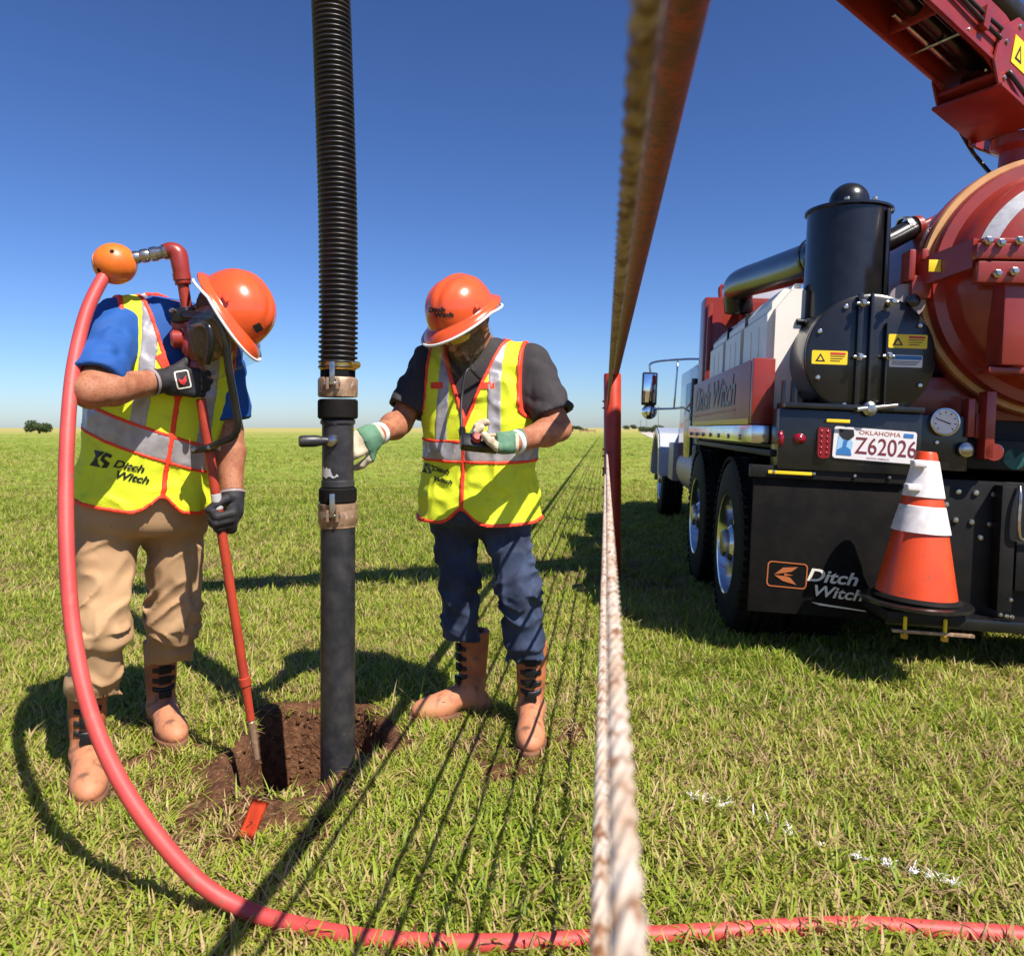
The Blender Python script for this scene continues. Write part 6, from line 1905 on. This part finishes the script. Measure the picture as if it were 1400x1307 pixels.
# ================================================================== lance with its handle and ball swivel
lance = empty('digging_lance', tuple(V(LB[0], LB[1], 0)))
LO = V(LB[0], LB[1], 0)
tag(lance, 'red steel water lance with black loop handle pushed into the hole', 'water lance')
def lw(o): return home(o, lance, LO)
def lz(t): return LT + (LB - LT) * t
LL = float(np.linalg.norm(LB - LT))
lw(cyl('shaft', lance_at(545), lance_at(930), 0.0155, 0.0150, MT['red_old'], seg=20))
lw(cyl('lower_shaft', lance_at(930), lance_at(985), 0.0150, 0.013, MT['red_old'], seg=18))
lw(cyl('tip', lance_at(985), LB - ld * 0.01, 0.0125, 0.010, MT['coupling'], seg=16))
lw(lathe('joint', [(0.014, 0), (0.019, 0.003), (0.019, 0.028), (0.014, 0.031)], lance_at(925), ld, MT['red_old'], seg=18))
lw(cyl('upper_shaft', LT + ld * 0.03, lance_at(452), 0.0165, 0.0165, MT['red_old'], seg=20))
vb = lw(lathe('valve_body', [(0, 0), (0.022, 0), (0.026, 0.006), (0.026, 0.03), (0.033, 0.045), (0.034, 0.075), (0.026, 0.09), (0.024, 0.105), (0.029, 0.112), (0.029, 0.14), (0.024, 0.148), (0.027, 0.155), (0.027, 0.178), (0.0, 0.18)], lance_at(447), ld, MT['red'], seg=24))
q = lance_at(463); lw(lathe('valve_port', [(0, 0), (0.022, 0), (0.022, 0.02), (0.028, 0.024), (0.030, 0.05), (0.022, 0.058), (0, 0.06)], q, (-0.95, -0.25, -0.05), MT['red'], seg=20))
q = lance_at(470); lw(lathe('valve_bonnet', [(0, 0), (0.02, 0), (0.024, 0.03), (0.016, 0.05), (0.012, 0.06), (0, 0.062)], q, (0.80, -0.55, 0.1), MT['black'], seg=16))
# elbow, couplings, ball
Lelb = lw(tube('elbow', [lz(0.03) + 0 * ld, LT + V(0, 0, 0.005), P(243, 348, 2.27), P(234, 343, 2.265), P(224, 345, 2.26)], [0.023, 0.026, 0.028, 0.026, 0.023], MT['red'], seg=20, n=8))
lw(lathe('elbow_collar', [(0.016, 0), (0.0265, 0.002), (0.0265, 0.022), (0.016, 0.024)], LT + ld * 0.012, ld, MT['red'], seg=20))
e0, e1 = P(230, 344, 2.262), P(178, 354, 2.235)
ed = nrm(e1 - e0); eL = float(np.linalg.norm(e1 - e0))
lw(lathe('swivel_coupling', [(0, 0), (0.020, 0), (0.024, 0.003), (0.024, 0.014), (0.019, 0.017), (0.0195, 0.030), (0.0225, 0.033), (0.0225, 0.05), (0.018, 0.054), (0.021, 0.062), (0.021, 0.078), (0.017, 0.082), (0.020, 0.092), (0.020, eL), (0, eL)], e0, ed, MT['steel'], seg=14, angle=25))
bc = P(157, 361, 2.225)
prof = [(0.0, -0.062)] + [(0.062 * math.cos(R(a)), 0.062 * math.sin(R(a))) for a in range(-80, -3, 8)] + [(0.062, -0.003), (0.0595, -0.002), (0.0595, 0.002), (0.062, 0.003)] + [(0.062 * math.cos(R(a)), 0.062 * math.sin(R(a))) for a in range(5, 82, 8)] + [(0.0, 0.062)]
ball = lw(lathe('ball', prof, bc, (0.55, -0.45, 0.35), MT['ball'], seg=36))
for off in ((0.020, -0.052, 0.025), (-0.02, -0.05, -0.03)):
    o_ = nrm(off); lathe('ball_screw', [(0, 0), (0.006, 0), (0.006, 0.004), (0, 0.004)], bc + o_ * 0.0595, o_, MT['rubber'], ball, seg=10); 
# loop handle and its clamps
hl_ = [lance_at(432) + V(0.0, -0.03, 0), P(275, 431, 2.22), P(296, 437, 2.20), P(307, 462, 2.20), P(313, 505, 2.22), P(322, 555, 2.25), P(325, 580, 2.26), P(318, 597, 2.27), P(300, 606, 2.28), lance_at(613) + V(0.0, -0.02, 0)]
lw(tube('loop_handle', hl_, 0.0115, MT['black'], seg=14))
lw(tube('trigger', [lance_at(447) + V(0.02, -0.03, 0), P(281, 444, 2.19), P(288, 455, 2.18), P(288, 478, 2.19), P(283, 497, 2.21)], 0.0105, MT['black'], seg=12))
for py in (432, 613):
    q = lance_at(py)
    M = basis(nrm(np.cross(V(0, 1, 0), ld)), V(0, 1, 0), -ld, q)
    c = lw(box('handle_clamp', -0.030, 0.040, -0.036, 0.026, -0.021 if py < 500 else -0.012, 0.021 if py < 500 else 0.012, MT['black'], None, 0.005, M))
    for k in (-1, 1):
        b_ = M @ Vector((k * 0.024 + 0.005, -0.036, 0.012 if py < 500 else 0)); lathe('clamp_bolt', [(0, 0), (0.008, 0), (0.008, 0.008), (0.005, 0.012), (0, 0.012)], b_, (0, -1, 0.3), MT['steel'], c, seg=6, angle=25)
lw(lathe('shaft_tape', [(0.0155, 0), (0.0165, 0.001), (0.0165, 0.05), (0.0155, 0.051)], lance_at(675), ld, MT['tape'], seg=18))

# ================================================================== red water hose
hw = empty('water_hose', (-0.20, 1.62, 0))
tag(hw, 'thick red rubber water hose looping down from the orange ball and across the grass', 'hose')
HW = V(-0.20, 1.62, 0)
r_ = 0.0188
def gp(px, py):
    d = (CAM_H - r_) / ((py - HOR) / FPX); return P(px, py, d)
pts = [bc + V(-0.005, -0.01, -0.02), P(141, 380, 2.19), P(118, 428, 2.13), P(101, 500, 2.06), P(93, 580, 1.99), P(90, 670, 1.93), P(92, 770, 1.87), P(101, 870, 1.82), P(121, 965, 1.77), P(155, 1050, 1.735),
       P(205, 1130, 1.71), P(272, 1205, 1.695), P(340, 1245, 1.685), gp(420, 1268), gp(520, 1284), gp(620, 1289), gp(720, 1288), gp(820, 1282), gp(920, 1277), gp(1010, 1272), gp(1090, 1267), gp(1190, 1265), gp(1300, 1272), gp(1420, 1280), gp(1600, 1290), gp(1900, 1300)]
for p_ in pts[11:]:
    p_[2] = max(p_[2], r_ * 0.85)
home(tube('hose_line', pts, r_, MT['hose_red'], seg=20, n=14), hw, HW)

# ================================================================== fallen marker flag
fp = P(346, 1132, 2.05); fp[2] = 0.055
bm = bmesh.new()
W_, H_ = 0.060, 0.095
rows = []
for i in range(9):
    for j in range(7):
        u = i / 8 - 0.5; v = j / 6 - 0.5
        rows.append(bm.verts.new((u * W_, v * H_, 0.003 * math.sin(u * 5 + v * 2) + 0.0025 * math.sin(v * 6))))
for i in range(8):
    for j in range(6):
        bm.faces.new([rows[i * 7 + j], rows[(i + 1) * 7 + j], rows[(i + 1) * 7 + j + 1], rows[i * 7 + j + 1]])
g_ = bmesh.ops.solidify(bm, geom=list(bm.faces), thickness=0.0015)
bm.transform(Matrix.Translation(Vector(fp)) @ Matrix.Rotation(R(-24), 4, 'Z') @ Matrix.Rotation(R(52), 4, 'X'))
fe = empty('marker_flag', (fp[0], fp[1], 0))
home(bm_obj('flag', bm, MT['flag'], None, smooth=True), fe, (fp[0], fp[1], 0))
home(cyl('wire_stem', fp + V(0.02, 0.06, -0.052), fp + V(-0.005, -0.02, 0.004), 0.0016, 0.0016, MT['steel'], seg=6), fe, (fp[0], fp[1], 0))
tag(fe, 'small bright orange plastic marker flag lying in the grass by the hole', 'marker flag')
